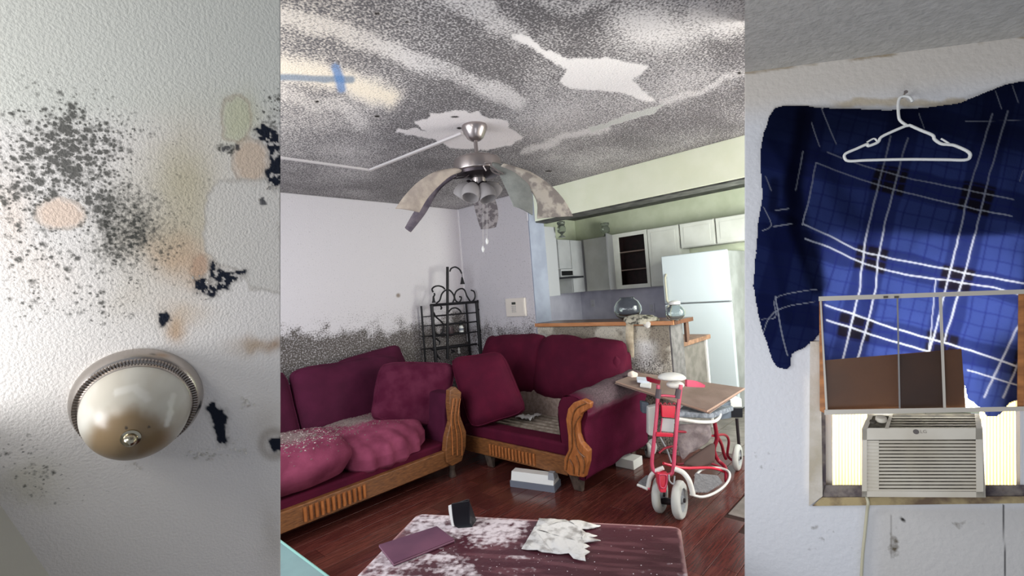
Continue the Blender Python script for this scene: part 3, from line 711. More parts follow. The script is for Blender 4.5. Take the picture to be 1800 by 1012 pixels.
# white scraps on the springs
M_paper = mat('paper', '#dcdcda', '#c8c6c4', rough=.8, scale=20)
def scrap(label, c, s, name='paper_scrap', m=None, cat='paper', seed=0, h=.012, group=None):
    r = random.Random(seed); n = 7; V = []; c = np.array(c)
    for i in range(n):
        for j in range(n):
            V.append(c+np.array(((i/(n-1)-.5)*s[0]*(1+.2*r.random()), (j/(n-1)-.5)*s[1]*(1+.2*r.random()), h*(.4+r.random()))))
    o = MB().add(V, [(i*n+j, i*n+j+1, (i+1)*n+j+1, (i+1)*n+j) for i in range(n-1) for j in range(n-1)]).build(name, m or M_paper, None, loc=c)
    sm = o.modifiers.new('solid', 'SOLIDIFY'); sm.thickness = .002
    return tag(o, label, cat, group)
scrap('crumpled white paper on the bare springs of the loveseat', on(925, 737, 'z', .306), (.09, .16), seed=2, h=.03)
scrap('small white paper scrap near the back of the bare springs', on(945, 731, 'z', .306), (.05, .06), seed=3, h=.015)

# ================================================================== box under the loveseat, papers on the floor
M_wht = mat('white_plastic', '#d9d9d6', rough=.4); M_gry = mat('blue_grey_plastic', '#6f7480', rough=.4)
t = thing('office_machine', 'white and grey laminator shaped machine on the floor under the loveseat rail', 'machine', (2.58, 2.36, 0))
c0, c1, c2_ = on(897, 855, 'z', .0), on(975, 866, 'z', .0), on(988, 850, 'z', 0); u = c1-c0; w = c2_-c1; w = w/np.linalg.norm(w)*.14
base = [c0, c1, c1+w, c0+w]
MB().hexa(base, [p+np.array((0, 0, .045)) for p in base]).build('base', M_gry, t)
sh = [c0*.98+c1*.02+w*.05, c0*.02+c1*.98+w*.05, c1+w*.95-u*.02, c0+w*.95+u*.02]
MB().hexa([p+np.array((0, 0, .046)) for p in sh], [p+np.array((0, 0, .105)) + (w*.15 if i < 2 else -w*.25) for i, p in enumerate(sh)]).build('lid', M_wht, t)
e = c0+u*.86; MB().hexa([e+w*.1+(0, 0, .08), c1+w*.1+(0, 0, .08), c1+w*.6+(0, 0, .08), e+w*.6+(0, 0, .08)], [e+w*.2+(0, 0, .125), c1+w*.2-u*.03+(0, 0, .125), c1+w*.5-u*.03+(0, 0, .125), e+w*.5+(0, 0, .125)]).build('end_cap', mat('grey_plastic', '#8b8d92', rough=.5), t)
p = on(1103, 818, 'z', 0)
t = MB().box(p-(.06, .09, 0), p+(.08, .07, .07), .004).build('paper_packet', M_wht, None); tag(t, 'white carton on the floor behind the right foot of the loveseat', 'box')

# ================================================================== coffee table
TZ = .45
A_, B_ = on(735, 903, 'z', TZ), on(1196, 926, 'z', TZ)
du = (B_-A_); du[2] = 0; LT = np.linalg.norm(du); du /= LT; dv = np.array((du[1], -du[0], 0.)); 
if np.dot(dv, C0 if False else -A_) < 0: dv = -dv
LT += .0; WT = .66
def paint_tab(x, y, P):
    n = len(x); C = flat('#4d2730', n); q = P-A_; a = q@du; b = q@dv
    st = fbm(a*.14, b, .024, 4, 31); s2 = fbm(a*.25, b, .02, 3, 32); big = fbm(a, b, .3, 4, 33)
    mixc(C, '#6d434a', sst(.45, .7, st)*.8)
    C0_ = fbm(x, y*2.2, 60, 4, 34)
    k = (1-sst(10, 40, seg_d(x, y, [(735, 925), (790, 915), (830, 935), (900, 918)]))) + (1-sst(15, 60, seg_d(x, y, [(650, 1012), (760, 1000), (800, 1020)])))+.45*(1-sst(20, 90, seg_d(x, y, [(800, 960), (900, 985)])))+.3*(1-sst(20, 60, seg_d(x, y, [(1150, 1000), (1190, 1012)])))  # white powder patches; the near-left one also paints in a glossy reflection
    m = np.clip(k, 0, 1)*.60+.34*(C0_-.5)*2*.8+.42*(st-.5)*2-.10
    e = np.minimum(np.minimum(a, LT-a), b); kk = 1-sst(.004, .016, e+(st-.5)*.012); mixc(C, '#b98f8d', kk*.75)
    C[:, 3] = m; return C
M_tab = mat('table_top', vcol=True, mcol='#d8ccd0', mscale=45, mcontrast=.16, mgain=.75, rough=.28, stretch=None, bump=.12, bscale=60, spec=.5)
ct = thing('coffee_table', 'dark burgundy coffee table with rounded corners, scraped and dusted with white plaster', 'table', A_+du*LT/2+dv*.3-(0, 0, TZ))
rc = .035; nu, nv = 380, 220; G = np.zeros((nv, nu, 3)); aa = np.linspace(0, LT, nu); bb = np.linspace(0, WT, nv)
for j, b in enumerate(bb):
    inset = rc-math.sqrt(max(0, rc*rc-(rc-b)**2)) if b < rc else 0
    inset2 = rc-math.sqrt(max(0, rc*rc-(rc-(WT-b))**2)) if WT-b < rc else 0
    i_ = max(inset, inset2); a = i_+(aa/LT)*(LT-2*i_); G[j] = A_+du*a[:, None]+dv*b
gridsurf('top', G, paint_tab, M_tab, ct, th=G-np.array((0, 0, .03)))
M_tw = mat('table_wood', '#45201f', '#34171a', rough=.4, scale=10)
ap = MB()
for s, e_ in (((.05, .05), (LT-.05, .05)), ((.05, WT-.05), (LT-.05, WT-.05)), ((.05, .05), (.05, WT-.05)), ((LT-.05, .05), (LT-.05, WT-.05))):
    p0 = A_+du*s[0]+dv*s[1]; p1 = A_+du*e_[0]+dv*e_[1]; nn_ = np.cross(p1-p0, (0, 0, 1.)); nn_ = nn_/np.linalg.norm(nn_)*.01
    z0 = np.array((0, 0, -.11)); z1 = np.array((0, 0, -.031)); ap.hexa([p0-nn_+z0, p1-nn_+z0, p1+nn_+z0, p0+nn_+z0], [p0-nn_+z1, p1-nn_+z1, p1+nn_+z1, p0+nn_+z1])
ap.build('apron', M_tw, ct)
for a in (.07, LT-.07):
    for b in (.07, WT-.07):
        p = A_+du*a+dv*b; MB().lathe([(.018, 0), (.03, .34), (.035, .415)], (p[0], p[1], 0), seg=4).build('leg', M_tw, ct)
# things on the table
M_fold = mat('burgundy_folder', '#58344a', '#6d4257', rough=.45, scale=4)
fo = [on(666, 960, 'z', .456), on(692, 993, 'z', .456), on(799, 950, 'z', .456), on(768, 927, 'z', .456)]
t = thing('folder', 'closed burgundy folder lying on the left of the coffee table', 'folder', sum(fo)/4)
up = np.array((0, 0, .008)); MB().hexa([p-(0, 0, .004) for p in fo], [p-(0, 0, .001) for p in fo]).build('back_cover', M_fold, t)
MB().hexa([p-(0, 0, .0005) for p in fo], [p+(0, 0, .003) for p in fo]).build('pages', mat('pinkish_pages', '#9a7284', rough=.7), t)
fo2 = [p+(0, 0, .0035) for p in fo]; MB().prism([tuple(p) for p in fo2], (0, 0, .004), .0015).build('front_cover', M_fold, t)
M_blk = mat('black_leather', '#14161c', rough=.3); 
t = thing('folded_strap', 'black loop shaped case with a white inner edge standing on the coffee table', 'case', on(815, 925, 'z', TZ))
tb = float(CF@(on(815, 925, 'z', TZ)-CP))
A1 = [D(795, 922, tb), D(796, 926.5, tb+.0), D(833, 925, tb+.0), D(837, 920, tb+.03), D(831, 900, tb+.02), D(829, 879, tb+.01)]
R_ = [D(795, 880, tb-.0), D(795, 900, tb-.0), D(797, 926, tb-.01), D(812, 928, tb-.015)]
lft = [D(794, 885, tb), D(796, 906, tb), D(799, 922, tb-.005), D(806, 928, tb-.01)]
rgt = [D(824, 880, tb), D(825, 903, tb), D(828, 920, tb-.005), D(831, 926, tb-.01)]
MB().strip(lft, rgt, .006, 14).build('front', M_blk, t)
MB().strip([D(824, 880, tb), D(830, 896, tb+.03), D(837, 916, tb+.05)], [D(826, 926, tb-.008), D(830, 927, tb), D(837, 922, tb+.04)], .006, 10).build('side_panel', M_blk, t)
MB().strip([D(789, 888, tb+.02), D(790, 900, tb+.02), D(795, 924, tb+.01)], [D(794, 886, tb), D(796, 906, tb), D(799, 925, tb-.003)], .005, 10).build('inner_edge', M_wht, t, label='white inner edge')
MB().strip([D(790, 888, tb+.03), D(820, 878, tb+.05), D(824, 879, tb+.03)], [D(795, 922, tb+.02), D(825, 921, tb+.05), D(829, 919, tb+.04)], .006, 10).build('back', M_blk, t)
# torn white sheet of fallen plaster / paper
poly = [(948, 914), (975, 915), (1000, 918), (1022, 918), (1036, 922), (1056, 926), (1040, 931), (1022, 934), (1030, 940), (1050, 944), (1034, 948), (1056, 952), (1038, 955), (1024, 957), (1036, 962), (1026, 968), (1037, 973), (1028, 978), (1030, 989), (1008, 984), (1000, 976), (975, 975), (945, 971), (917, 966), (925, 955), (938, 932)]
mb = MB(); pp = [on(a, b, 'z', TZ+.001) for a, b in poly]
bm = bmesh.new(); vs = [bm.verts.new(p) for p in pp]; f = bm.faces.new(vs); bmesh.ops.triangulate(bm, faces=[f])
for _ in range(4): bmesh.ops.subdivide_edges(bm, edges=[e for e in bm.edges if e.calc_length() > .02], cuts=1)
for v in bm.verts:
    q = Vector((v.co.x, v.co.y, 0)); v.co.z = TZ+.003+.010*abs(mnoise.noise(q*16))+.006*abs(mnoise.noise(q*40))
mb.bm(bm); o = mb.build('torn_sheet', mat('torn_plaster_sheet', '#d9d6d3', '#9d9894', rough=.85, scale=22, bump=.3, bscale=60, cut=(.5, .68)), None, ang=.5)
sm = o.modifiers.new('solid', 'SOLIDIFY'); sm.thickness = .003; sm.offset = 1
tag(o, 'torn white crumpled sheet stuck to the middle of the coffee table', 'sheet')
rr2 = random.Random(12); pts = []
while len(pts) < 260:
    a, b = rr2.uniform(.03, LT-.03), rr2.uniform(.02, WT-.05); p = A_+du*a+dv*b
    if fbm(np.array([a*8]), np.array([b*8]), 1, 3, 5)[0]+rr2.uniform(-.2, .2) > .5: pts.append((p[0], p[1], TZ-.0005))
crumbs('plaster_debris', 'white plaster crumbs strewn over the coffee table top', pts, .0026, mat('white_crumb', '#d8ccd0', rough=.9))

# teal glass box at the lower left
x1, y1 = .885, 2.62
M_teal = mat('teal_glass_top', '#7c9a9a', '#748f90', rough=.15, scale=6)
t = thing('side_table', 'pale teal low table corner at the lower left in front of the sofa', 'table', (.6, 2.1, 0))
MB().box((.42, 1.60, .278), (.885, 2.60, .292), .003).build('top', M_teal, t)
MB().tube([(.885, 1.6, .288), (.885, 2.6, .288)], .008, 8).build('edge_trim', mat('teal_edge', '#8cbcb2', rough=.2), t)
for x, y in ((.46, 1.65), (.84, 1.65), (.46, 2.55), (.84, 2.55)): MB().box((x-.02, y-.02, 0), (x+.02, y+.02, .278)).build('leg', mat('teal_leg', '#3c4c4c', rough=.4) if (x, y) == (.46, 1.65) else bpy.data.materials['teal_leg'], t)
# ================================================================== CEILING FAN
M_nick = mat('brushed_nickel', '#a39a98', rough=.28, metal=.9); M_nickd = mat('dark_nickel', '#3b3438', rough=.35, metal=.7)
FC = np.array((2.003, 2.085, 0.))
fan = thing('ceiling_fan', 'nickel ceiling fan with water-warped drooping blades hanging from the mouldy ceiling', 'ceiling fan', (FC[0], FC[1], ZC))
def ax(z): return FC+np.array((0, 0, z))
MB().lathe([(.075, 2.44), (.078, 2.425), (.068, 2.40), (.05, 2.365), (.03, 2.35), (.012, 2.345)], FC).build('canopy', M_nick, fan)
MB().lathe([(.012, 2.35), (.012, 2.265), (.03, 2.255), (.03, 2.245)], FC, seg=16).build('downrod', M_nick, fan)
MB().lathe([(.05, 2.262), (.10, 2.25), (.137, 2.235), (.142, 2.225), (.142, 2.165), (.135, 2.158), (.10, 2.150)], FC, seg=48).build('motor_housing', M_nick, fan)
MB().lathe([(.13, 2.157), (.125, 2.14), (.07, 2.128), (.045, 2.12)], FC, seg=40).build('lower_plate', M_nickd, fan)
MB().lathe([(.042, 2.13), (.042, 2.085), (.03, 2.07), (.02, 2.05), (.008, 2.035)], FC, seg=24).build('light_hub', M_nick, fan)
T0 = float(CF@(ax(2.15)-CP))
M_bl = [mat('blade_tan', '#b8ab9e', '#9b8f86', rough=.85, scale=14, bump=.3), mat('blade_grey', '#5f565c', '#48404a', rough=.9, scale=20, bump=.3), mat('blade_mould', '#8f898a', '#5f595c', rough=.9, scale=30, bump=.3, cut=(.45, .55)),
        mat('blade_greenish', '#8d8f89', '#7a7c78', rough=.85, scale=12, bump=.3), mat('blade_flaked', '#b4ab9f', '#857d77', rough=.9, scale=16, bump=.35, cut=(.45, .57))]
def dp(l, t0, t1): n = len(l); return [D(x, y, t0+(t1-t0)*i/(n-1)) for i, (x, y) in enumerate(l)]
def blade(A, B, ta, tb, m, l, sag=.01):
    b = MB().strip(dp(A, *ta), dp(B, *tb), .010, 18, sag).build('blade', m, fan, ang=1.0, label=l); return b
b1 = blade([(800, 295), (765, 302), (735, 320), (712, 343), (695, 366)], [(814, 301), (794, 308), (774, 324), (752, 348), (737, 373)], (T0-.1, T0-.28), (T0-.08, T0-.22), M_bl[0], 'tan blade curling down on the left')
b2 = blade([(798, 305), (768, 322), (748, 345), (726, 375), (712, 400)], [(806, 309), (782, 325), (765, 345), (748, 375), (722, 408)], (T0+.02, T0+.12), (T0+.02, T0+.12), M_bl[1], 'narrow dark grey blade hanging down on the left')
b3 = blade([(830, 335), (833, 358), (838, 380), (845, 402)], [(862, 335), (872, 355), (876, 378), (872, 398)], (T0+.12, T0+.32), (T0+.12, T0+.32), M_bl[2], 'mould-spotted blade hanging straight down behind the lamp')
b4 = blade([(852, 289), (872, 298), (885, 322), (897, 348), (903, 362)], [(862, 285), (895, 294), (920, 312), (935, 340), (936, 378)], (T0-.10, T0-.18), (T0-.08, T0-.16), M_bl[3], 'grey green blade sagging to the right')
b5 = blade([(880, 293), (908, 306), (930, 330), (944, 355), (944, 384)], [(888, 289), (930, 302), (964, 323), (990, 350), (1007, 380)], (T0-.12, T0-.14), (T0-.10, T0-.10), M_bl[4], 'flaking cream blade sagging far to the right')
for pth in ([(855, 300), (850, 292), (853, 286), (862, 286), (864, 292), (872, 298), (885, 306)], [(862, 296), (868, 303), (880, 307)], ):
    MB().tube(resample(dp(pth, T0-.12, T0-.15), 20), .005, 6).build('blade_iron', M_nick, fan)
for pth in ([(826, 305), (818, 311), (808, 313), (795, 313), (803, 309)], [(820, 298), (822, 304), (812, 308), (800, 309)], [(842, 322), (846, 332), (850, 342)]):
    MB().tube(resample(dp(pth, T0-.06, T0-.1), 16), .0045, 6).build('blade_iron', M_nickd, fan)
M_shade = mat('frosted_shade', '#b5b0b0', rough=.35, trans=.35, ior=1.2, spec=.4)
for (px, py, qx, qy, dt, dq) in ((832, 322, 826, 352, -.06, -.12), (826, 320, 806, 352, .0, .02), (848, 322, 858, 350, -.05, -.08), (850, 322, 876, 344, .02, .06)):
    p = D(px, py, T0+dt); q = D(qx, qy, T0+dq); axv = q-p; L_ = np.linalg.norm(axv); axv /= L_
    MB().lathe([(.012, -.01), (.022, .0), (.022, .012)], p, axv, 16).build('shade_fitter', M_nickd, fan)
    MB().lathe([(.02, .005), (.034, .02), (.050, .045), (.057, .07), (.056, .095), (.050, .11), (.047, .11), (.053, .093), (.053, .07), (.046, .046), (.03, .022), (.016, .01)], p, axv, 28, cap=False).build('lamp_shade', M_shade, fan)
M_chain = mat('pull_chain', '#b9b4b4', rough=.3, metal=.6)
for (px, py, py2) in ((856, 372, 421), (849, 372, 435)):
    c = MB().tube([D(px, 345, T0-.02), D(px, py2, T0-.02)], .0012, 5).build('pull_chain', M_chain, fan)
    MB().lathe([(.002, .02), (.007, .01), (.009, 0), (.006, -.012), (.002, -.018)], D(px, py2+3, T0-.02), seg=12).build('fob', M_wht, c)
# surface raceway on the ceiling
M_race = mat('white_raceway', '#c4bebe', rough=.6)
pts = [on(455, 272, 'z', ZC-.008), on(493, 277.5, 'z', ZC-.008), on(650, 299, 'z', ZC-.008), on(812, 235, 'z', ZC-.008)]
t = thing('cable_raceway', 'white cable raceway bent across the mouldy ceiling to the fan', 'cable cover', pts[2])
for a, b in ((pts[0], pts[2]), (pts[2], pts[3])):
    d = (b-a)/np.linalg.norm(b-a); nn_ = np.array((d[1], -d[0], 0))*.011
    MB().hexa([a-nn_-(0, 0, .006), b-nn_-(0, 0, .006), b+nn_-(0, 0, .006), a+nn_-(0, 0, .006)], [a-nn_+(0, 0, .0075), b-nn_+(0, 0, .0075), b+nn_+(0, 0, .0075), a+nn_+(0, 0, .0075)]).build('channel', M_race, t)

# ================================================================== IRON RACK behind the sofas
M_iron = mat('black_iron', '#17161a', rough=.5, metal=.3)
RY = 4.0
def rk(x, y, d=0.): return on(740+x/5.623, 460+y/5.623, 'y', RY+d)
rack = thing('iron_rack', 'black wrought iron rack with scrolls and shelf bars in the corner behind the sofas', 'rack', (3.3, 4.05, .0))
def tb(pts, r=.006, nm='bar', n=None, par=rack, d=0., m=M_iron): return MB().tube(resample([rk(a, b, d) for a, b in pts], n or max(2, 8*(len(pts)-1)) if len(pts) > 2 else 2), r, 6).build(nm, m, par)
pL, pR = rk(105, 430), rk(548, 395)
MB().tube([(pL[0]-.0, RY, 0), pL], .018, 8).build('post', M_iron, rack)
MB().tube([(pR[0]+.0, RY, 0), pR], .018, 8).build('post', M_iron, rack)
MB().tube([(pL[0], RY+.18, 0), pL+(0, .18, 0)], .011, 8).build('post', M_iron, rack)
MB().tube([(pR[0], RY+.18, 0), pR+(0, .18, 0)], .011, 8).build('post', M_iron, rack)
tb([(95, 430), (560, 395)], .017, 'rail')
zt_ = pL[2]
for (ya, yb, r) in ((540, 500, .008), (635, 590, .009), (740, 690, .009), (868, 812, .013)):
    tb([(110, ya), (550, yb)], r, 'rail')
    a_, b_ = rk(110, ya), rk(550, yb); MB().tube([a_+(0, .18, 0), b_+(0, .18, 0)], .005, 6).build('rail', M_iron, rack)
for (ya, yb) in ((740, 690), (868, 812)):
    a_, b_ = rk(112, ya), rk(548, yb); mb = MB()
    for i in range(7): p = a_+(b_-a_)*((i+.5)/12); mb.tube([p, p+(0, .18, 0)], .0025, 5)
    mb.build('shelf_wires', M_iron, rack)
tb([(262, 50), (262, 430), (262, 960)], .015, 'centre_post', 2)
for pth in ([(285, 95), (300, 65), (340, 52), (380, 75), (403, 115)], [(120, 300), (110, 270), (135, 245), (175, 238), (215, 250), (235, 270)], [(150, 410), (185, 380), (205, 320), (240, 282), (280, 280), (315, 315), (330, 360), (315, 400)],
            [(380, 345), (398, 350), (395, 375), (375, 400), (345, 385), (332, 340), (350, 290), (395, 265), (430, 280), (455, 340), (490, 395)], [(495, 280), (525, 295), (535, 340), (520, 380), (490, 395)], [(120, 350), (135, 325), (130, 310)],
            [(555, 385), (575, 382), (590, 400), (605, 435)], [(555, 465), (600, 490), (645, 550), (672, 620), (668, 670)], [(615, 575), (625, 620), (645, 655)], [(270, 500), (300, 465), (340, 455), (380, 475), (400, 510)],
            [(125, 500), (150, 545), (200, 590), (225, 630), (215, 690), (180, 720), (145, 705), (130, 660)], [(195, 440), (205, 455), (195, 468)], [(150, 760), (185, 790), (180, 820)], [(590, 720), (635, 735), (650, 770)], [(140, 880), (165, 930), (190, 960)], [(565, 820), (600, 860)], [(300, 870), (330, 885), (300, 895)]):
    tb(pth, .0085, 'scroll')
tb([(560, 675), (685, 675)], .008, 'bracket')
for (x, y, s) in ((408, 185, 1.), (125, 375, .8)):
    p = rk(x, y); MB().lathe([(.004, .04*s), (.010, .03*s), (.018*s, -.01), (.026*s, -.035*s), (.024*s, -.04*s)], p, seg=14).build('bell', M_iron, rack)
tb([(403, 115), (408, 150)], .003, 'hook')
p = rk(400, 695, .09); t = thing('candle_jar', 'small white labelled jar on the iron rack shelf', 'jar', p)
MB().lathe([(.024, 0), (.026, .005), (.026, .055), (.018, .07), (.018, .075)], p, seg=18).build('jar_body', M_wht, t)
MB().lathe([(.020, .075), (.020, .10), (.01, .13)], p, seg=18).build('lid', mat('black_cap', '#18181b', rough=.4), t)
MB().lathe([(.0265, .02), (.0265, .045)], p, seg=18, cap=False).build('label_band', M_gry, t)
p = rk(378, 905, .09); t = thing('candle_stub', 'small white figurine shaped candle low on the iron rack', 'candle', p)
MB().lathe([(.014, -.0), (.017, .01), (.008, .03), (.013, .045), (.005, .07)], p, seg=12).build('wax', M_wht, t)
p = rk(310, 600, .09)
t = thing('mug', 'dark glass cup on the iron rack behind the white jar', 'cup', rk(290, 735, .12)); q_ = rk(290, 735, .12)
MB().lathe([(.03, 0), (.035, .05), (.036, .10), (.033, .10), (.03, .01)], q_, seg=18).build('cup_body', mat('smoky_glass', '#4a3c40', rough=.2), t)
MB().tube(resample([q_+(.034, 0, .08), q_+(.06, 0, .07), q_+(.06, 0, .04), q_+(.034, 0, .025)], 10), .004, 6).build('handle', bpy.data.materials['smoky_glass'], t)

# ================================================================== glassware and the rag on the bar
M_glass = mat('clear_glass', '#e3e9ea', rough=.03, trans=1., ior=1.35, spec=.5)
def bowl(px, py, r, name, label, prof, cat='bowl'):
    p = on(px, py, 'z', 1.0955); t = thing(name, label, cat, p); MB().lathe([(a*r, b*r) for a, b in prof], p, seg=36, cap=True).build('vessel', M_glass, t); return t, p
ro = [(.45, 0), (.8, .2), (1., .62), (.98, .95), (.8, 1.3), (.55, 1.48), (.5, 1.55), (.56, 1.62), (.52, 1.62), (.46, 1.55), (.51, 1.46), (.76, 1.27), (.93, .94), (.95, .62), (.76, .23), (.4, .05)]
p = on(1105, 553, 'z', 1.0955)
bowl(1105, 561, .125, 'glass_bowl', 'large round clear glass fishbowl on the breakfast bar', ro)
t, p = bowl(1188, 563, .078, 'glass_jar', 'small round glass jar on the bar near the refrigerator', ro, 'jar')
MB().lathe([(.035, .125), (.045, .13), (.045, .15), (.02, .16)], p, seg=24).build('lid', M_wht, t)
M_gd = mat('grey_glass', '#b4bab4', rough=.06, trans=.85, ior=1.3)
for (px, x, y, s, l) in ((1065, 5.72, 0, 1., 'clear footed glass candy jar on top of the corner wall cabinet'), (988, 5.25, 0, .9, 'clear glass jar on top of the cabinet above the range hood')):
    p = on(px, 417, 'z', 2.10); p = p; t = thing('glass_jar', l, 'jar', p)
    MB().lathe([(.055*s, 0), (.05*s, .01), (.015*s, .03), (.02*s, .045), (.06*s, .07), (.065*s, .12), (.05*s, .15), (.035*s, .16)], p, seg=24).build('vessel', M_gd, t)
    MB().lathe([(.05*s, .16), (.062*s, .185), (.06*s, .20), (.03*s, .21)], p, seg=24).build('lid', M_gd, t)
rag = MB(); A1 = []
r0_ = [on(a, b, 'x', 3.64) for a, b in ((1102, 566), (1112, 556), (1125, 553), (1138, 556), (1150, 566), (1152, 574))]
bm = bmesh.new(); bmesh.ops.create_icosphere(bm, subdivisions=4, radius=1); cen = on(1127, 566, 'x', 3.70)
for v in bm.verts:
    d = v.co.copy(); s = 1+.35*mnoise.noise(d*1.7+Vector((3, 1, 2)))+.15*mnoise.noise(d*4)
    v.co = Vector(cen)+Vector((d.x*.085*s, d.y*.15*s, max(-.012, d.z*.072*s)))
MB().bm(bm).build('rag', mat('mouldy_rag', '#c5c0ae', '#54524a', rough=.95, scale=24, bump=.5, bscale=60, cut=(.47, .6)), None, ang=3)
rag = bpy.data.objects['rag']; tag(rag, 'mouldy crumpled rag slumped over the end of the breakfast bar', 'rag')
# its hanging tails: white peeled flap and beige drip
def hang(px, w, mname, label, x=3.642, n=10, name='peeled_flap'):
    L_ = [on(a, b, 'x', x+.003*math.sin(i)) for i, (a, b) in enumerate(px)]; R__ = [on(a, b, 'x', x+.003*math.sin(i+1)) for i, (a, b) in enumerate(w)]
    o = MB().strip(L_, R__, .008, n, .01).build(name, mname, None); tag(o, label, 'peeling'); return o
hang([(1101, 567), (1100, 590), (1103, 612), (1106, 628)], [(1114, 562), (1113, 590), (1114, 612), (1114, 628)], mat('cream_drip', '#d8ccb4', '#b9ac94', rough=.9, scale=20, bump=.3), 'cream strip of foam hanging down the bar front under the rag')
hang([(1122, 563), (1130, 570), (1138, 577)], [(1134, 562), (1143, 567), (1142, 575)], mat('white_flap', '#e4e2dc', rough=.8), 'small white peeled flap on the bar front edge beside the rag', x=3.636)

# ================================================================== RED WALKER with cardboard on it
M_red = mat('red_enamel', '#c4233c', rough=.3, coat=.4); M_reddk = mat('dark_red_tube', '#8a1a2e', rough=.35)
M_pink = mat('pinkish_tube', '#b8405c', rough=.3, coat=.3)
M_tyre = mat('grey_tyre', '#b4b6b2', rough=.7); M_hub = mat('wheel_hub', '#8e9296', rough=.4); M_wt = mat('white_tube', '#d2d2ce', rough=.35); M_mesh = mat('grey_mesh', '#77777a', '#5f5f62', rough=.8, scale=60)
TW = 2.9
wk = thing('rollator', 'red tubular knee walker with grey wheels beside the loveseat', 'walker', on(1178, 905, 'z', 0))
def wl(pts, n=None): 
    P = [D(a, b, t) for a, b, t in pts]; return resample(P, n or 6*(len(P)-1)) if len(P) > 2 else P
def wt(pts, r, m, nm, n=None, par=None): return MB().tube(wl(pts, n), r, 10).build(nm, m, par or wk)
wt([(1157, 676, 2.93), (1155, 720, 2.92), (1149, 780, 2.90), (1146, 812, 2.89), (1150, 828, 2.88), (1162, 833, 2.87), (1176, 834, 2.87), (1183, 826, 2.87), (1186, 790, 2.88), (1191, 730, 2.9), (1197, 676, 2.92)], .0115, M_pink, 'frame_loop')
for a, b in ((1158, 1156), (1193, 1190)): wt([(a, 684, 2.905), (b, 700, 2.9)], .017, mat('grip_grey', '#4c4248', rough=.6) if a == 1158 else bpy.data.materials['grip_grey'], 'grip')
wt([(1157, 698, 2.9), (1164, 695, 2.9), (1190, 697, 2.9)], .008, M_pink, 'crossbar')
MB().prism([D(*q) for q in ((1163, 712, 2.9), (1188, 714, 2.9), (1186, 735, 2.9), (1164, 733, 2.9))], CF*.03, .003).build('front_panel', M_red, wk)
for k in range(4): wt([(1158+k*8, 711, 2.9), (1161+k*8, 708, 2.9), (1163+k*8, 711, 2.9)], .004, M_reddk, 'clip')
MB().prism([D(*q) for q in ((1155, 760, 2.88), (1184, 762, 2.88), (1183, 768, 2.88), (1153, 767, 2.88))], CF*.02, .002).build('front_panel', M_red, wk)
MB().prism([D(*q) for q in ((1164, 735, 2.95), (1186, 737, 2.95), (1184, 760, 2.95), (1161, 758, 2.95))], CF*.01, .002).build('white_panel', mat('pale_panel', '#b6b9ba', rough=.5), wk)
wt([(1164, 735, 2.9), (1161, 760, 2.9)], .004, M_pink, 'brace'); wt([(1160, 768, 2.95), (1172, 790, 2.95), (1180, 812, 2.95)], .005, M_hub, 'brace')
wt([(1158, 796, 2.93), (1168, 788, 2.94), (1182, 784, 2.95)], .007, M_reddk, 'brace')
MB().prism([D(*q) for q in ((1155, 831, 2.84), (1176, 833, 2.84), (1174, 850, 2.83), (1171, 866, 2.82), (1161, 866, 2.82), (1157, 850, 2.83))], CF*.05, .006).build('steering_block', M_red, wk)
wt([(1159, 834, 2.83), (1172, 836, 2.83), (1170, 855, 2.82), (1161, 855, 2.82), (1159, 834, 2.83)], .004, M_pink, 'rim')
wt([(1176, 834, 2.83), (1177, 845, 2.82), (1184, 850, 2.82), (1186, 836, 2.83)], .005, M_hub, 'brake_lever')
def wheel(px, py, r, w, axv, t, nm='wheel'):
    c = D(px, py, t); c[2] = r; axv = np.array(axv, float); axv /= np.linalg.norm(axv)
    o = MB().lathe([(r*.62, -w*.5), (r*.88, -w*.5), (r*.98, -w*.3), (r, 0), (r*.98, w*.3), (r*.88, w*.5), (r*.62, w*.5), (r*.62, -w*.5)], c, axv, 36, cap=False).build(nm, M_tyre, wk)
    MB().lathe([(.001, -w*.42), (r*.2, -w*.42), (r*.22, -w*.2), (r*.6, -w*.25), (r*.63, -w*.4), (r*.63, w*.4), (r*.6, w*.25), (r*.22, w*.2), (r*.2, w*.5), (.001, w*.5)], c, axv, 28).build('hub', M_hub, o)
    for s in (-1, 1): MB().lathe([(r*.12, 0), (r*.12, w*.2*s), (r*.05, w*.25*s)], c+axv*w*.48*s, axv, 14).build('axle_cap', M_nickd, o)
    return o
AX = CR*.82+CF*-.55; AX[2] = 0
wheel(1161, 880, .108, .045, AX, 2.96); wheel(1195, 882, .110, .048, AX, 2.86)
MB().tube([D(1161, 880, 2.96), D(1195, 882, 2.86)], .02, 10).build('axle', M_nickd, wk)
wheel(1297, 812, .093, .038, CR*.8-CF*.6*np.array((1, 1, 0)), 3.50); wheel(1140, 790, .06, .04, CR, 3.9)
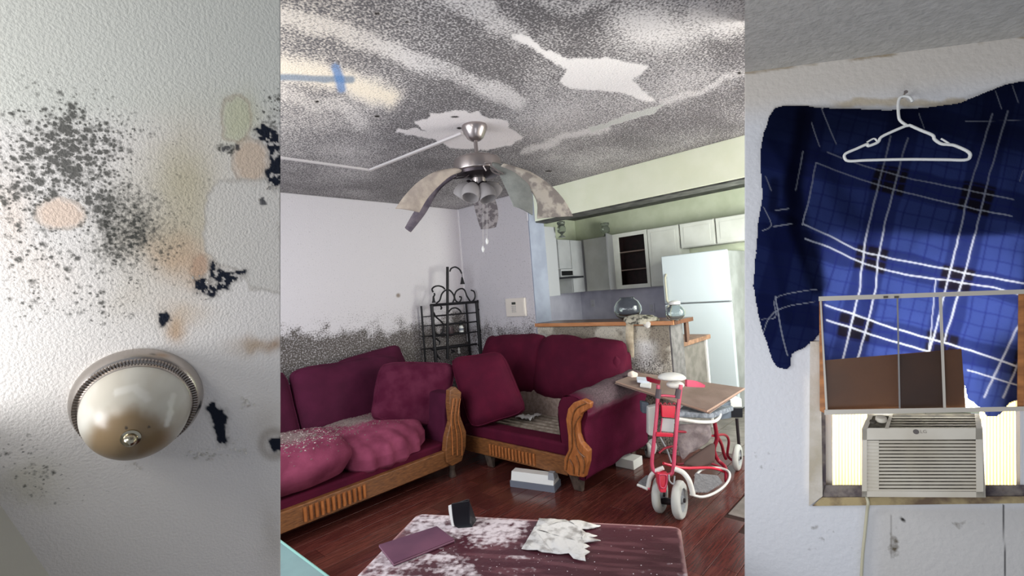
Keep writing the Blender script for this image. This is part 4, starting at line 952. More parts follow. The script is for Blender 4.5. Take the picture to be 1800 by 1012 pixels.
# fender arch and footplates
wt([(1139, 856, 2.92), (1143, 838, 2.9), (1152, 828, 2.88), (1166, 822, 2.86)], .013, M_wt, 'fender')
wt([(1186, 824, 2.84), (1200, 830, 2.82), (1210, 842, 2.8), (1215, 856, 2.8), (1218, 868, 2.8)], .015, M_wt, 'fender')
fp = [D(1218, 866, 2.84), D(1244, 866, 2.9), D(1270, 850, 3.05), D(1262, 838, 3.12), D(1222, 834, 3.05)]
MB().prism(fp, (0, 0, .012), .003).build('footplate', M_mesh, wk)
MB().tube(wl([(1213, 868, 2.82), (1232, 873, 2.82), (1252, 868, 2.88), (1272, 855, 3.0), (1282, 840, 3.1), (1280, 828, 3.15), (1262, 822, 3.2), (1236, 824, 3.15), (1222, 836, 3.05)], 36), .008, 8).build('footplate_rim', M_wt, wk)
fp = [D(1122, 850, 2.98), D(1138, 858, 2.92), D(1150, 838, 3.0), D(1136, 838, 3.1)]
MB().prism(fp, (0, 0, .012), .003).build('footplate', M_mesh, wk)
wt([(1121, 852, 2.96), (1138, 859, 2.9)], .009, M_wt, 'footplate_rim'); wt([(1128, 856, 2.93), (1142, 859, 2.9)], .006, M_pink, 'bar')
# rear frame
wt([(1256, 742, 3.15), (1260, 770, 3.2), (1255, 790, 3.22), (1262, 808, 3.25), (1275, 822, 3.2), (1277, 846, 3.1)], .013, M_reddk, 'rear_leg')
wt([(1258, 762, 3.25), (1268, 780, 3.35), (1272, 796, 3.45), (1276, 806, 3.5)], .011, M_reddk, 'rear_leg')
wt([(1256, 765, 3.2), (1274, 764, 3.35), (1281, 775, 3.42), (1279, 800, 3.5), (1292, 812, 3.5)], .009, M_reddk, 'rear_leg')
wt([(1190, 758, 2.95), (1215, 760, 3.05), (1256, 766, 3.2)], .008, M_reddk, 'side_rail')
wt([(1166, 814, 2.95), (1200, 822, 3.0), (1250, 822, 3.15), (1276, 830, 3.2)], .009, M_red, 'side_rail')
wt([(1190, 816, 3.3), (1240, 812, 3.35), (1272, 824, 3.3)], .008, M_reddk, 'side_rail')
wt([(1192, 736, 2.98), (1225, 741, 2.98), (1252, 741, 3.05), (1263, 735, 3.15), (1266, 728, 3.2)], .011, M_wt, 'seat_rim')
st = [D(1190, 733, 3.0), D(1252, 736, 3.07), D(1290, 722, 3.4), D(1210, 712, 3.6)]
MB().prism(st, (0, 0, .035), .008).build('seat', mat('speckled_grey_seat', '#8b929a', '#5f6670', rough=.7, scale=40), wk)
bag = [D(1192, 742, 3.0), D(1250, 745, 3.08), D(1252, 768, 3.1), D(1196, 812, 3.02)]
MB().pillow([bag[3], bag[2]+(0, 0, -.0), bag[1], bag[0]], .05, 10, noise=.02, seed=33, nsc=8, nrm=CF*-1).build('basket_cloth', mat('grey_mesh_bag', '#857b7c', '#6a6062', rough=.9, scale=20, bump=.3), wk, ang=2)
MB().pillow([D(1198, 815, 3.1), D(1256, 775, 3.2), D(1256, 812, 3.2), D(1225, 822, 3.1)], .05, 8, nrm=CF*-1).build('basket_bag', mat('brown_bag', '#4e3d39', rough=.9), wk, ang=2)
for q, m, nm in (([(1268, 712, 3.35), (1285, 706, 3.45), (1286, 735, 3.45), (1267, 738, 3.35)], mat('dull_grey', '#5c6570', '#4a525c', rough=.8, scale=10), 'side_box'), ([(1128, 706, 3.35), (1141, 708, 3.35), (1141, 728, 3.35), (1129, 726, 3.35)], bpy.data.materials['dull_grey'], 'side_box'), ([(1140, 716, 3.3), (1158, 712, 3.3), (1154, 768, 3.3), (1140, 765, 3.3)], M_wt, 'side_shell')):
    MB().prism([D(*p) for p in q], CF*.06, .008).build(nm, m, wk)
wt([(1144, 774, 3.3), (1150, 784, 3.3), (1147, 795, 3.3)], .02, M_wt, 'shell_tail')

# cardboard stack
M_card = mat('cardboard', '#8d7a70', '#7c695f', rough=.85, scale=6, bump=.15)
cb = thing('cardboard_sheet', 'flat brown cardboard carton laid across the walker seat', 'cardboard', D(1200, 700, 3.3))
cq = [D(1083, 670, 3.62), D(1243, 722, 2.97), D(1308, 682, 3.28), D(1122, 655, 3.86)]
for k in range(3):
    dz = np.array((0, 0, -.008*k)); sh = CR*(.006*k)
    q = [p+dz+sh*(1 if i == 1 else -1) for i, p in enumerate(cq)]
    MB().hexa([p-(0, 0, .003) for p in q], [p+(0, 0, .003) for p in q]).build('flap', M_card, cb)
MB().tube([cq[0]-(0, 0, .004), cq[1]-(0, 0, .004), cq[2]-(0, 0, .004)], .007, 6).build('folded_edge', mat('card_edge', '#a98d7c', rough=.8), cb)
# white lump with red wings on the handle
t = thing('control_head', 'white moulded plastic shell resting on top of the red walker handles', 'shell', D(1180, 672, 2.93))
bm = bmesh.new(); bmesh.ops.create_uvsphere(bm, u_segments=28, v_segments=16, radius=1)
c = D(1181, 664, 2.93)
for v in bm.verts: d = v.co; v.co = Vector(c+CR*(d.x*.085*(1 if abs(d.x) < .8 else 1.0))+CF*(d.y*.06)+np.array((0, 0, 1.))*(d.z*.034 if d.z > 0 else d.z*.018))
MB().bm(bm).build('upper_shell', M_wt, t, ang=2)
bm = bmesh.new(); bmesh.ops.create_uvsphere(bm, u_segments=24, v_segments=14, radius=1); c = D(1187, 676, 2.96)
for v in bm.verts: d = v.co; v.co = Vector(c+CR*(d.x*.055)+CF*(d.y*.04)+np.array((0, 0, 1.))*(d.z*.025))
MB().bm(bm).build('lower_shell', M_wt, t, ang=2)
MB().strip(wl([(1206, 667, 2.95), (1222, 669, 3.0), (1238, 676, 3.05)], 8), wl([(1206, 679, 2.95), (1222, 680, 3.0), (1237, 680, 3.05)], 8), .015, 8).build('handle_wing', M_pink, t)
MB().strip(wl([(1160, 668, 2.95), (1148, 665, 3.0), (1137, 662, 3.05)], 8), wl([(1158, 675, 2.95), (1148, 672, 3.0), (1139, 669, 3.05)], 8), .015, 8).build('handle_wing', M_reddk, t)
cz = lambda a, b: D(a, b, 3.66) 
t = MB().pillow([D(1107, 672, 3.70), D(1122, 672, 3.70), D(1122, 655, 3.78), D(1105, 655, 3.78)], .05, 8, noise=.02, seed=40, nsc=12).build('crumpled_tissue', mat('cream_tissue', '#d8c8bc', rough=.9), None, ang=2); tag(t, 'cream crumpled tissue on the left corner of the cardboard', 'tissue')
t = thing('bandage_packet', 'small white packet with a blue stripe at the left edge of the cardboard', 'packet', D(1128, 682, 3.4))
MB().prism([D(1125, 680, 3.45), D(1144, 683, 3.4), D(1145, 675, 3.5), D(1127, 673, 3.55)], (0, 0, .012), .002).build('wrapper', M_wht, t)
MB().prism([D(1120, 672, 3.5), D(1142, 675, 3.5), D(1140, 668, 3.6), D(1119, 666, 3.6)], (0, 0, .02), .002).build('sleeve', mat('blue_white', '#b9c0cc', rough=.6), t)
# white container and black box at the right below the cardboard, by the fridge
t = thing('wall_box', 'black box under a white bag at the foot of the refrigerator side', 'box', D(1295, 725, 3.7))
MB().prism([D(1284, 716, 3.7), D(1306, 716, 3.7), D(1306, 734, 3.7), D(1284, 734, 3.7)], CF*.12, .006).build('case', M_blk, t)
MB().prism([D(1283, 702, 3.72), D(1304, 700, 3.72), D(1305, 716, 3.72), D(1284, 717, 3.72)], CF*.10, .008).build('white_top', M_wt, t)
MB().tube([D(1295, 735, 3.76), on(1295, 735, 'z', .0) if False else np.array((D(1295, 735, 3.76)[0], D(1295, 735, 3.76)[1], 0.))], .012, 8).build('stand', M_nickd, t)
# ================================================================== LEFT ROOM: sloping ceiling with a dome light
nL = camv(.538, -.209, -.816); nL /= np.linalg.norm(nL)
PL = D(238, 708, 1.05)
def pl(x, y, off=0.): return onpl(x, y, PL, nL, off)
M_lceil = mat('left_ceiling', vcol=True, mcol='#4a4944', mscale=130, mcontrast=.16, mgain=.9, dots=(62, 95, 150), rough=.75, bump=.24, bscale=190, spec=.25)
def paint_left(x, y, P):
    n = len(x); C = flat('#d3d2c9', n)
    wx, wy = x+(fbm(x, y, 60, 4, 41)-.5)*50, y+(fbm(x, y, 60, 4, 42)-.5)*50
    sx, sy = x+(fbm(x, y, 16, 3, 43)-.5)*14, y+(fbm(x, y, 16, 3, 44)-.5)*14
    g = lambda cx, cy, rx, ry, a=0., p=1.: np.exp(-ell(wx, wy, cx, cy, rx, ry, a)**2*p)
    mixc(C, '#e6dfda', sst(170, 260, y)*.8)
    # yellow and brown water stains
    for (cx, cy, rx, ry, c, k) in ((325, 330, 55, 90, '#b3a686', .95), (300, 420, 65, 50, '#b0a084', .85), (330, 330, 90, 130, '#c6bea9', .6), (230, 400, 60, 110, '#bdb5a6', .5), (416, 205, 30, 44, '#c3c1a4', .95), (315, 450, 50, 38, '#c6ab90', .85), (310, 565, 22, 26, '#b98f63', .75), (330, 545, 40, 30, '#cdb79c', .5), (450, 608, 34, 10, '#a98a66', .7), (488, 606, 16, 12, '#9d7a58', .7),
                                   (240, 520, 60, 40, '#cfc4b4', .5), (345, 470, 22, 20, '#cfae90', .6), (70, 480, 60, 40, '#e6d8cc', .4), (20, 380, 30, 60, '#e2cdbd', .5), (50, 850, 70, 30, '#a9a48a', .45), (475, 740, 30, 40, '#b6ada0', .4), (480, 930, 30, 60, '#9d9280', .3)):
        mixc(C, c, g(cx, cy, rx, ry)*k)
    for q, c in (((106, 376, 44, 27, .05), '#dfc6b2'), ((441, 283, 30, 41, -.15), '#cbb49d'), ((352, 467, 16, 20, .2), '#bb9c84'), ((415, 208, 26, 38, 0), '#c4c3a8')):
        k = 1-sst(.7, 1.2, ell(sx, sy, *q)); mixc(C, c, k*.85)
        rim = (1-sst(.05, .16, np.abs(ell(sx, sy, *q)-1.05)))*.4; mixc(C, '#a08c78', rim)
    # soft mould density
    m = np.zeros(n)
    for (cx, cy, rx, ry, k, a) in ((195, 385, 34, 85, .44, -.3), (235, 405, 60, 85, .40, 0), (205, 440, 60, 50, .36, 0), (115, 265, 70, 60, .18, 0), (285, 330, 45, 70, .14, 0), (365, 325, 30, 30, .24, 0), (405, 265, 16, 14, .5, 0), (262, 235, 40, 26, .2, 0), (470, 215, 30, 30, .3, 0), (420, 560, 60, 30, .1, 0), (470, 580, 50, 60, .14, 0), (60, 850, 60, 26, .16, 0), (30, 820, 30, 40, .12, 0), (230, 815, 80, 14, .13, 0), (180, 540, 50, 40, .16, 0), (130, 300, 80, 90, .26, 0), (300, 380, 60, 100, .2, 0), (480, 960, 40, 40, .1, 0), (360, 700, 30, 60, .10, 0)):
        m = np.maximum(m, g(cx, cy, rx, ry, a, .8)*k*1.45)
    dots = np.zeros(n)
    for (cx, cy, rx, ry, k) in ((110, 270, 105, 85, .90), (60, 330, 100, 95, .72), (15, 215, 40, 40, .6), (30, 245, 50, 60, .6), (180, 350, 60, 90, .72), (230, 430, 80, 80, .60), (70, 450, 120, 60, .50), (60, 520, 90, 50, .45), (170, 520, 70, 60, .5), (20, 390, 40, 40, .62), (470, 175, 34, 30, .55), (150, 210, 60, 40, .4), (60, 840, 60, 30, .42), (30, 800, 50, 40, .35), (120, 870, 60, 14, .25), (300, 480, 50, 50, .3), (260, 450, 70, 50, .3), (320, 270, 50, 70, .25)):
        dots = np.maximum(dots, g(cx, cy, rx, ry, 0, .6)*k*1.22)
    # bare patch where the texture has come away
    pd = poly_d(sx, sy, [(362, 345), (382, 320), (420, 317), (480, 317), (492, 335), (500, 520), (440, 505), (420, 472), (385, 462), (366, 440), (357, 400)])
    k = 1-sst(-2, 4, pd); mixc(C, '#d2cdc5', k*.85); m = m*(1-k*.85); dots = dots*(1-k*.9)
    rim = 1-sst(1, 5, np.abs(pd)); mixc(C, '#a39b91', rim*.4)
    for q in ((106, 376, 44, 27), (441, 283, 30, 41)): k = 1-sst(.8, 1.1, ell(sx, sy, *q)); m = m*(1-k*.8); dots = dots*(1-k*.75)
    # blue black growths
    blk = np.zeros(n)
    s2x, s2y = x+(fbm(x, y, 9, 3, 46)-.5)*12, y+(fbm(x, y, 9, 3, 47)-.5)*12; hol = fbm(x, y, 7, 3, 48)
    for p, h in (([(443, 228), (462, 216), (492, 238), (500, 320), (484, 330), (470, 318), (466, 300), (478, 285), (470, 258), (452, 240)], .62), ([(340, 492), (352, 488), (368, 486), (372, 460), (388, 472), (404, 478), (428, 474), (436, 478), (414, 494), (398, 508), (370, 520), (345, 514)], .62),
                 ([(278, 549), (290, 545), (297, 556), (292, 571), (279, 573)], .9), ([(360, 711), (374, 707), (384, 716), (396, 722), (402, 736), (394, 744), (402, 776), (396, 784), (384, 778), (378, 752), (364, 722)], .9), ([(472, 774), (500, 768), (500, 796), (476, 790)], .8)):
        d = poly_d(s2x, s2y, p); k = (1-sst(-1.5, 1.5, d))*(1-sst(h-.05, h+.02, hol)*.85); blk = np.maximum(blk, k)
        halo = (1-sst(0, 9, d))*(1-k); mixc(C, '#8f8880', np.clip(halo, 0, 1)*.35)
    mixc(C, '#8d7f70', np.clip(1-sst(0, 14, np.abs(ell(x, y, 482, 780, 1, 1)-22)), 0, 1)*.5)
    for q in ((462, 354, 9, 4, .5), (300, 560, 1, 1, 0), (398, 262, 9, 5, .2), (415, 258, 6, 5, 0)): blk = np.maximum(blk, (1-sst(.8, 1.2, ell(s2x, s2y, *q)))*.85)
    mixc(C, '#141a28', blk)
    m = m*(1-blk); dots = dots*(1-blk)
    C[:, 3] = m; return C, dots
px_ = np.linspace(-60, 493, 250); py_ = np.linspace(-60, 1070, 500)
def pgrid(fn, xs, ys, off):
    X, Y = np.meshgrid(xs, ys); d = (X[..., None]-900)/FPX*CR+(506-Y[..., None])/FPX*CU+CF
    P0, n = fn; return CP+d*((np.dot(P0+n*off-CP, n))/(d@n))[..., None]
P = pgrid((PL, nL), px_, py_, 0); Bk = pgrid((PL, nL), px_, py_, -.03)
# shallow relief: swollen texture and the edge of the bare patch
o = gridsurf('ceiling', P, paint_left, M_lceil, th=Bk); struct(o, 'white textured ceiling of the left room spotted with black mould around the dome light')
# flaked paint curls
M_flk = mat('paint_flake', '#cbc6be', rough=.8)
rr3 = random.Random(5); fm = MB()
for (cx, cy, rx, ry, n) in ((355, 800, 34, 10, 26), (432, 712, 12, 10, 10), (240, 818, 14, 6, 6), (372, 500, 30, 20, 12), (480, 330, 14, 14, 8), (415, 790, 20, 16, 8)):
    for i in range(n):
        x, y = cx+rr3.gauss(0, rx*.5), cy+rr3.gauss(0, ry*.5)
        if x > 486: continue
        s = rr3.uniform(1.5, 4); a = rr3.uniform(0, 3); c_, s_ = math.cos(a)*s, math.sin(a)*s
        fm.add([pl(x-c_, y-s_, .0005), pl(x+s_*.6, y-c_*.6, .0005), pl(x+c_, y+s_, rr3.uniform(.002, .005)), pl(x-s_*.6, y+c_*.6, .003)], [(0, 1, 2, 3)])
o = fm.build('paint_flakes', M_flk, None, smooth=False); tag(o, 'small curls of flaking paint on the left room ceiling', 'paint flakes', kind='stuff')
# wall that meets this ceiling at the lower left
a, b = pl(-60, 800), pl(110, 1045)
d_ = (b-a)/np.linalg.norm(b-a); w0 = a-d_*.1; w1 = b+d_*.3
inn = np.cross(nL, d_); 
if np.dot(inn, pl(0, 1000)-a) < 0: inn = -inn
MB().hexa([w0, w1, w1+inn*.03, w0+inn*.03], [w0+nL*.5, w1+nL*.5, w1+nL*.5+inn*.03, w0+nL*.5+inn*.03]).build('wall_left', mat('left_wall', '#b4b2a8', rough=.8, bump=.2), None)['kind'] = 'structure'
# dome light
M_ring = mat('brushed_ring', '#b5aea8', rough=.22, metal=1.); M_bead = mat('beaded_ring', '#9e948c', rough=.3, metal=1.)
M_alab = mat('alabaster_glass', '#b9b4a6', '#8f8571', rough=.25, scale=9, detail=2., spec=.6, coat=.4, cut=(.3, .72))
cL = pl(246, 701, 0); RL = .1176
dl = thing('dome_light', 'flush dome ceiling light with brushed nickel rim and dirty alabaster glass', 'ceiling light', cL)
MB().lathe([(RL*.98, 0), (RL, .006), (RL*.985, .016), (RL*.93, .030), (RL*.86, .040), (RL*.80, .043)], cL, nL, 72).build('rim', M_ring, dl)
mb = MB(); prof = [(RL*.83, .041), (RL*.835, .050), (RL*.80, .056), (RL*.775, .052)]; mb.lathe(prof, cL, nL, 72, cap=False); mb.build('inner_ring', M_ring, dl)
t1 = np.cross(nL, (0, 0, 1.)); t1 /= np.linalg.norm(t1); t2 = np.cross(nL, t1); mb = MB()
for k in range(110):
    g = 2*math.pi*k/110; rad = t1*math.cos(g)+t2*math.sin(g); tg = -t1*math.sin(g)+t2*math.cos(g); c = cL+rad*RL*.845+nL*.046
    mb.hexa([c-tg*.0018-rad*.006-nL*.003, c+tg*.0018-rad*.006-nL*.003, c+tg*.0022+rad*.007-nL*.006, c-tg*.0022+rad*.007-nL*.006], [c-tg*.0014-rad*.006+nL*.003, c+tg*.0014-rad*.006+nL*.003, c+tg*.0014+rad*.006+nL*.001, c-tg*.0014+rad*.006+nL*.001])
mb.build('beading', M_bead, dl)
RG = RL*.80; HG = .138; prof = [(RG*math.cos(a), .046+HG*math.sin(a)) for a in np.linspace(0, math.pi/2*.97, 22)]
def paint_glass(P):
    x, y = proj(P); n = len(x); C = flat('#c9c6bc', n)
    u, v = (P-cL)@t1, (P-cL)@t2
    nz = fbm(u+2, v+2, .07, 4, 51); mixc(C, '#a59b8a', sst(.35, .75, nz)*.6)
    dirt = 1-sst(.62, 1.10, ell(x, y+(fbm(x, y, 30, 3, 52)-.5)*24, 228, 790, 95, 84)); mixc(C, '#7d6647', dirt*.95)
    mixc(C, '#cfcbc2', (1-sst(3, 10, seg_d(x+(fbm(x, y, 18, 3, 53)-.5)*18, y, [(205, 690), (240, 680), (262, 700)])))*.6)
    mixc(C, '#dedbd2', (1-sst(2, 8, seg_d(x+(fbm(x, y, 18, 3, 54)-.5)*12, y, [(305, 695), (300, 720), (292, 745)])))*.7)
    for q in ((222, 752, 3, 3), (262, 750, 2.5, 2.5)): mixc(C, '#4a3f35', 1-sst(.7, 1.2, ell(x, y, *q)))
    return C
NSg = 160; NRg = 70; ga = np.linspace(0, 2*math.pi, NSg); ra = np.linspace(0, math.pi/2*.985, NRg)
G = np.array([[cL+(t1*math.cos(g)+t2*math.sin(g))*RG*math.cos(a)+nL*(.046+HG*math.sin(a)) for g in ga] for a in ra])
M_dome = mat('dome_glass', vcol=True, rough=.3, spec=.45)
gridsurf('glass_bowl', G, lambda x, y, P: paint_glass(P), M_dome, dl)
MB().lathe([(.016, .186), (.016, .192), (.0115, .194), (.0115, .200), (.010, .207), (.005, .211), (.001, .212)], cL-nL*.006, nL, 28).build('finial', mat('finial_brass', '#b9b09a', rough=.2, metal=1.), dl)

# ================================================================== RIGHT ROOM: wall with window, shirt and air conditioner
nR = camv(-.45, .03, -.89); nR /= np.linalg.norm(nR)
PR = D(1555, 506, 1.65)
def pr(x, y, off=0.): return onpl(x, y, PR, nR, off)
M_rwall = mat('right_wall', vcol=True, mcol='#5f5648', mscale=40, mcontrast=.15, mgain=.8, rough=.8, bump=.3, bscale=60, spec=.2)
def ceil_y(x): return 127-(x-1309)*.127
def paint_right(x, y, P):
    n = len(x); C = flat('#cfcfd2', n); sx, sy = x+(fbm(x, y, 24, 4, 61)-.5)*22, y+(fbm(x, y, 24, 4, 62)-.5)*16
    cy = ceil_y(x); up = 1-sst(40, 110, y-cy); mixc(C, '#c9c0b4', up*.8)
    mixc(C, '#8b7a5e', (1-sst(1, 4, np.abs(y-cy-1+(fbm(x, y, 9, 3, 70)-.5)*4)))*sst(.4, .6, fbm(x, y, 50, 3, 63))*.8)
    mixc(C, '#a8946c', (1-sst(3, 10, np.abs(sy-182)))*sst(1450, 1490, x)*(1-sst(1720, 1760, x))*.6)
    mixc(C, '#b9b2a8', sst(880, 900, y)*sst(1500, 1560, x)*.6)
    m = np.zeros(n)
    k = (1-sst(0, 1, ell(sx, sy, 1572, 955, 26, 44))); m = np.maximum(m, k*.62)
    m = np.maximum(m, (1-sst(0, 1, ell(sx, sy, 1690, 920, 60, 20)))*.35); m = np.maximum(m, (1-sst(.2, 1, ell(sx, sy, 1440, 940, 40, 60)))*.2); m = np.maximum(m, (1-sst(.3, 1, ell(sx, sy, 1340, 810, 40, 30)))*.2)
    k = 1-sst(.5, 1.3, ell(x, y, 1587, 913, 6, 3, .7)); mixc(C, '#2e2b28', k)
    k = 1-sst(.5, 1.6, seg_d(x, y, [(1764, 888), (1765, 945), (1768, 1030)])); mixc(C, '#2c2a2c', k)
    k = (1-sst(.6, 1.8, seg_d(x+(fbm(x, y, 12, 2, 64)-.5)*3, y, [(1566, 905), (1567, 980)])))*.5; mixc(C, '#66605a', k)
    k = 1-sst(5, 16, np.abs(x-1424+(y-740)*0)+0*y); mixc(C, '#e8e4e0', k*sst(640, 680, y)*(1-sst(850, 880, y))*.6)
    C[:, 3] = m; return C
WX0, WY0, WY1 = 1449, 420, 872
xs = np.unique(np.concatenate([np.linspace(1309, WX0, 60), np.linspace(WX0, 1900, 170)])); ys = np.unique(np.concatenate([np.linspace(40, WY0, 130), np.linspace(WY0, WY1, 150), np.linspace(WY1, 1080, 80)]))
P = pgrid((PR, nR), xs, ys, 0); Bk = pgrid((PR, nR), xs, ys, -.085)
keep = lambda cx, cy, cen: ~((cx > WX0) & (cx < 1794) & (cy > WY0) & (cy < WY1))
o = gridsurf('wall_right', P, paint_right, M_rwall, th=Bk, keep=keep); struct(o, 'pale painted wall of the right room with dirty stains around the window')
# ceiling of the right room
a0, a1 = pr(1309, ceil_y(1309)), pr(1900, ceil_y(1900)); e = (a1-a0)/np.linalg.norm(a1-a0)
upn = np.cross(e, nR); 
if upn@CU < 0: upn = -upn
out = nR*.8+upn*.05; out0 = (D(1309, -60, .9)-a0); 
q0 = onpl(1309, -200, a0, upn, 0); 
MB().hexa([a0, a1+e*.1, a1+e*.1+nR*.75, q0], [a0+upn*.02, a1+e*.1+upn*.02, a1+e*.1+nR*.75+upn*.02, q0+upn*.02]).build('ceiling', mat('right_ceiling', '#b8b5af', '#aeaba5', rough=.8, scale=30, bump=.5, bscale=60), None)['kind'] = 'structure'
# window reveal: sill and jamb
M_dirt = mat('dirty_sill', '#7d746e', '#4c4348', rough=.9, scale=22, bump=.4, bscale=60, cut=(.4, .6)); M_jamb = mat('plaster_jamb', '#c9c2b8', '#b0a694', rough=.8, scale=8, bump=.2)
M_lip = mat('yellowed_lip', '#a8966f', '#6d5a48', rough=.85, scale=16, bump=.2, cut=(.4, .6))
def slab(q, o0, o1, m, nm, par=None, bev=0.): 
    mb = MB(); mb.hexa([pr(x, y, o0) for x, y in q], [pr(x, y, o1) for x, y in q]); return mb.build(nm, m, par)
win = bpy.data.objects.new('window_1', None); COL.objects.link(win); win.location = Vector([float(v) for v in pr(1620, 872)]); win['_w'] = tuple(float(v) for v in pr(1620, 872)); struct(win, 'small window around the air conditioner, partly covered by a shirt')
slab([(1428, 889), (1815, 884), (1815, 872), (1444, 874)], .0, .012, M_lip, 'sill_lip', win)
slab([(1444, 874), (1815, 872), (1815, 852), (1449, 852)], -.083, .004, M_dirt, 'sill', win)
slab([(1422, 889), (1446, 872), (1442, 600), (1424, 600)], .0, .010, M_jamb, 'side_trim', win)
slab([(1446, 872), (1452, 853), (1450, 600), (1442, 600)], -.06, .004, M_dirt, 'jamb', win)
slab([(1452, 853), (1463, 853), (1461, 600), (1450, 600)], -.06, -.045, mat('white_frame', '#d6d2cc', rough=.5), 'window_frame', win)
slab([(1786, 853), (1810, 853), (1810, 600), (1784, 600)], -.06, -.045, bpy.data.materials['white_frame'], 'window_frame', win)
slab([(1440, 440), (1800, 430), (1800, 418), (1440, 425)], -.07, -.045, bpy.data.materials['white_frame'], 'window_frame', win)
# vertical blind slats, lit from outside
M_blind = mat('blind_slat', '#f2ead0', rough=.6, translucent=.75)
bl = thing('vertical_blinds', 'ivory vertical blinds glowing behind the air conditioner', 'blinds', pr(1620, 855, -.05))
for x0, x1, nS in ((1463, 1523, 11), (1722, 1786, 11)):
    for k in range(nS):
        xa = x0+(x1-x0)*k/nS; xb = x0+(x1-x0)*(k+1)/nS+1.2
        q0_ = [pr(xa, 590, -.050), pr(xa, 858, -.050), pr(xb, 858, -.066), pr(xb, 590, -.066)]
        MB().hexa(q0_, [p-nR*.0015 for p in q0_]).build('slat', M_blind, bl)
# daylight outside that window
area('window_daylight', pr(1625, 650, -.42), pr(1625, 650, .3), .75, .75, 52, (1.0, .97, .86), math.radians(150))

# air conditioner
M_ac = mat('ac_ivory', '#c3bcae', '#b6ad9d', rough=.5, scale=5); M_acd = mat('ac_dark', '#4a443b', rough=.7); M_acv = mat('ac_grille_back', '#6b6456', '#3f3a32', rough=.8, scale=30)
ac = thing('air_conditioner', 'ivory window air conditioner with louvred front below the shirt', 'air conditioner', pr(1622, 872, .05))
F_ = .125
def fr(q, o0, o1, m, nm, par=ac, lab=None): o = MB().hexa([pr(x, y, a) for (x, y), a in zip(q, o0)], [pr(x, y, a) for (x, y), a in zip(q, o1)]).build(nm, m, par); return tag(o, lab)
fr([(1522, 872), (1727, 873), (1724, 735), (1524, 735)], [-.07]*4, [.0]*4, M_ac, 'housing')
MB().hexa([pr(1516, 873, -.02), pr(1733, 874, -.02), pr(1730, 738, -.02), pr(1520, 738, -.02)], [pr(1516, 873, F_-.015), pr(1732, 874, F_-.015), pr(1727, 752, F_-.015), pr(1517, 752, F_-.015)]).build('side_shell', M_ac, ac)
# front frame bars
for q in ([(1515, 873), (1524, 873), (1524, 752), (1515, 754)], [(1716, 874), (1729, 874), (1727, 752), (1715, 752)], [(1515, 873), (1729, 874), (1729, 864), (1515, 863)], [(1515, 773), (1728, 772), (1727, 752), (1515, 752)]):
    fr(q, [F_-.016]*4, [F_]*4, M_ac, 'front_frame')
fr([(1522, 864), (1718, 865), (1718, 772), (1522, 772)], [F_-.015]*4, [F_-.012]*4, M_acv, 'grille_back')
for k in range(15):
    y = 774.5+k*6.05; fr([(1522, y+3.9), (1718, y+4.1), (1718, y), (1522, y)], [F_-.012, F_-.012, F_-.012, F_-.012], [F_-.001, F_-.001, F_-.006, F_-.006], M_ac, 'louvre')
fr([(1524, 864), (1545, 864), (1545, 774), (1524, 774)], [F_-.014]*4, [F_-.004]*4, M_ac, 'filter_edge')
# sloping top with controls and outlet grille
def top(x, y, k=0.):
    s = (752-y)/(752-728); return pr(x, y, F_-.004-s*.075+k)
def tp(q, k0, k1, m, nm, par=ac, lab=None): o = MB().hexa([top(x, y, k0) for x, y in q], [top(x, y, k1) for x, y in q]).build(nm, m, par); return tag(o, lab)
tp([(1515, 753), (1727, 753), (1720, 727), (1528, 727)], -.012, 0, M_acv, 'top_panel')
tp([(1515, 753), (1525, 753), (1536, 727), (1527, 727)], 0, .004, M_ac, 'top_rim'); tp([(1555, 753), (1562, 753), (1570, 727), (1564, 727)], 0, .004, M_ac, 'top_rim')
tp([(1716, 753), (1727, 753), (1721, 727), (1713, 727)], 0, .004, M_ac, 'top_rim'); tp([(1527, 731), (1568, 731), (1569, 727), (1528, 727)], 0, .004, M_ac, 'top_rim')
for k in range(5):
    y = 733+k*4.4; tp([(1563-k*.6, y+1.6), (1715, y+1.6), (1715, y), (1564-k*.6, y)], 0, .003, mat('vent_slat', '#8d8672', rough=.6) if k == 0 else bpy.data.materials['vent_slat'], 'vent_slat')
c = top(1549, 738.5, .002); nt_ = np.cross(top(1560, 750)-top(1540, 750), top(1540, 730)-top(1540, 750)); nt_ /= np.linalg.norm(nt_); nt_ = nt_ if nt_@nR > 0 else -nt_
MB().lathe([(.016, 0), (.015, .010), (.012, .013), (.001, .013)], c, nt_, 24).build('knob', M_ac, ac)
c = top(1534, 742, .002); MB().lathe([(.009, 0), (.008, .006), (.001, .006)], c, nt_, 18).build('knob', M_acd, ac)
# maker's mark: dark round badge and letters
rx = e; 
MB().lathe([(.0075, 0), (.0075, .0015)], pr(1610, 758.5, F_), nR, 20).build('badge', mat('badge_grey', '#5b5450', rough=.4), ac)
def text(body, P0, xdir, ydir, size, m, parent, nm='lettering', depth=.0006):
    cu = bpy.data.curves.new(nm, 'FONT'); cu.body = body; cu.size = size; cu.extrude = depth; cu.align_x = 'LEFT'; cu.align_y = 'CENTER'
    ob = bpy.data.objects.new('tmp', cu); COL.objects.link(ob); dg = bpy.context.evaluated_depsgraph_get(); me = bpy.data.meshes.new_from_object(ob.evaluated_get(dg))
    bpy.data.objects.remove(ob)
    xd = np.array(xdir)/np.linalg.norm(xdir); zd = np.cross(xd, ydir); zd /= np.linalg.norm(zd); yd = np.cross(zd, xd)
    mb = MB(); mb.add([P0+xd*v.co.x+yd*v.co.y+zd*v.co.z for v in me.vertices], [tuple(p.vertices) for p in me.polygons]); bpy.data.meshes.remove(me)
    return mb.build(nm, m, parent, smooth=False)
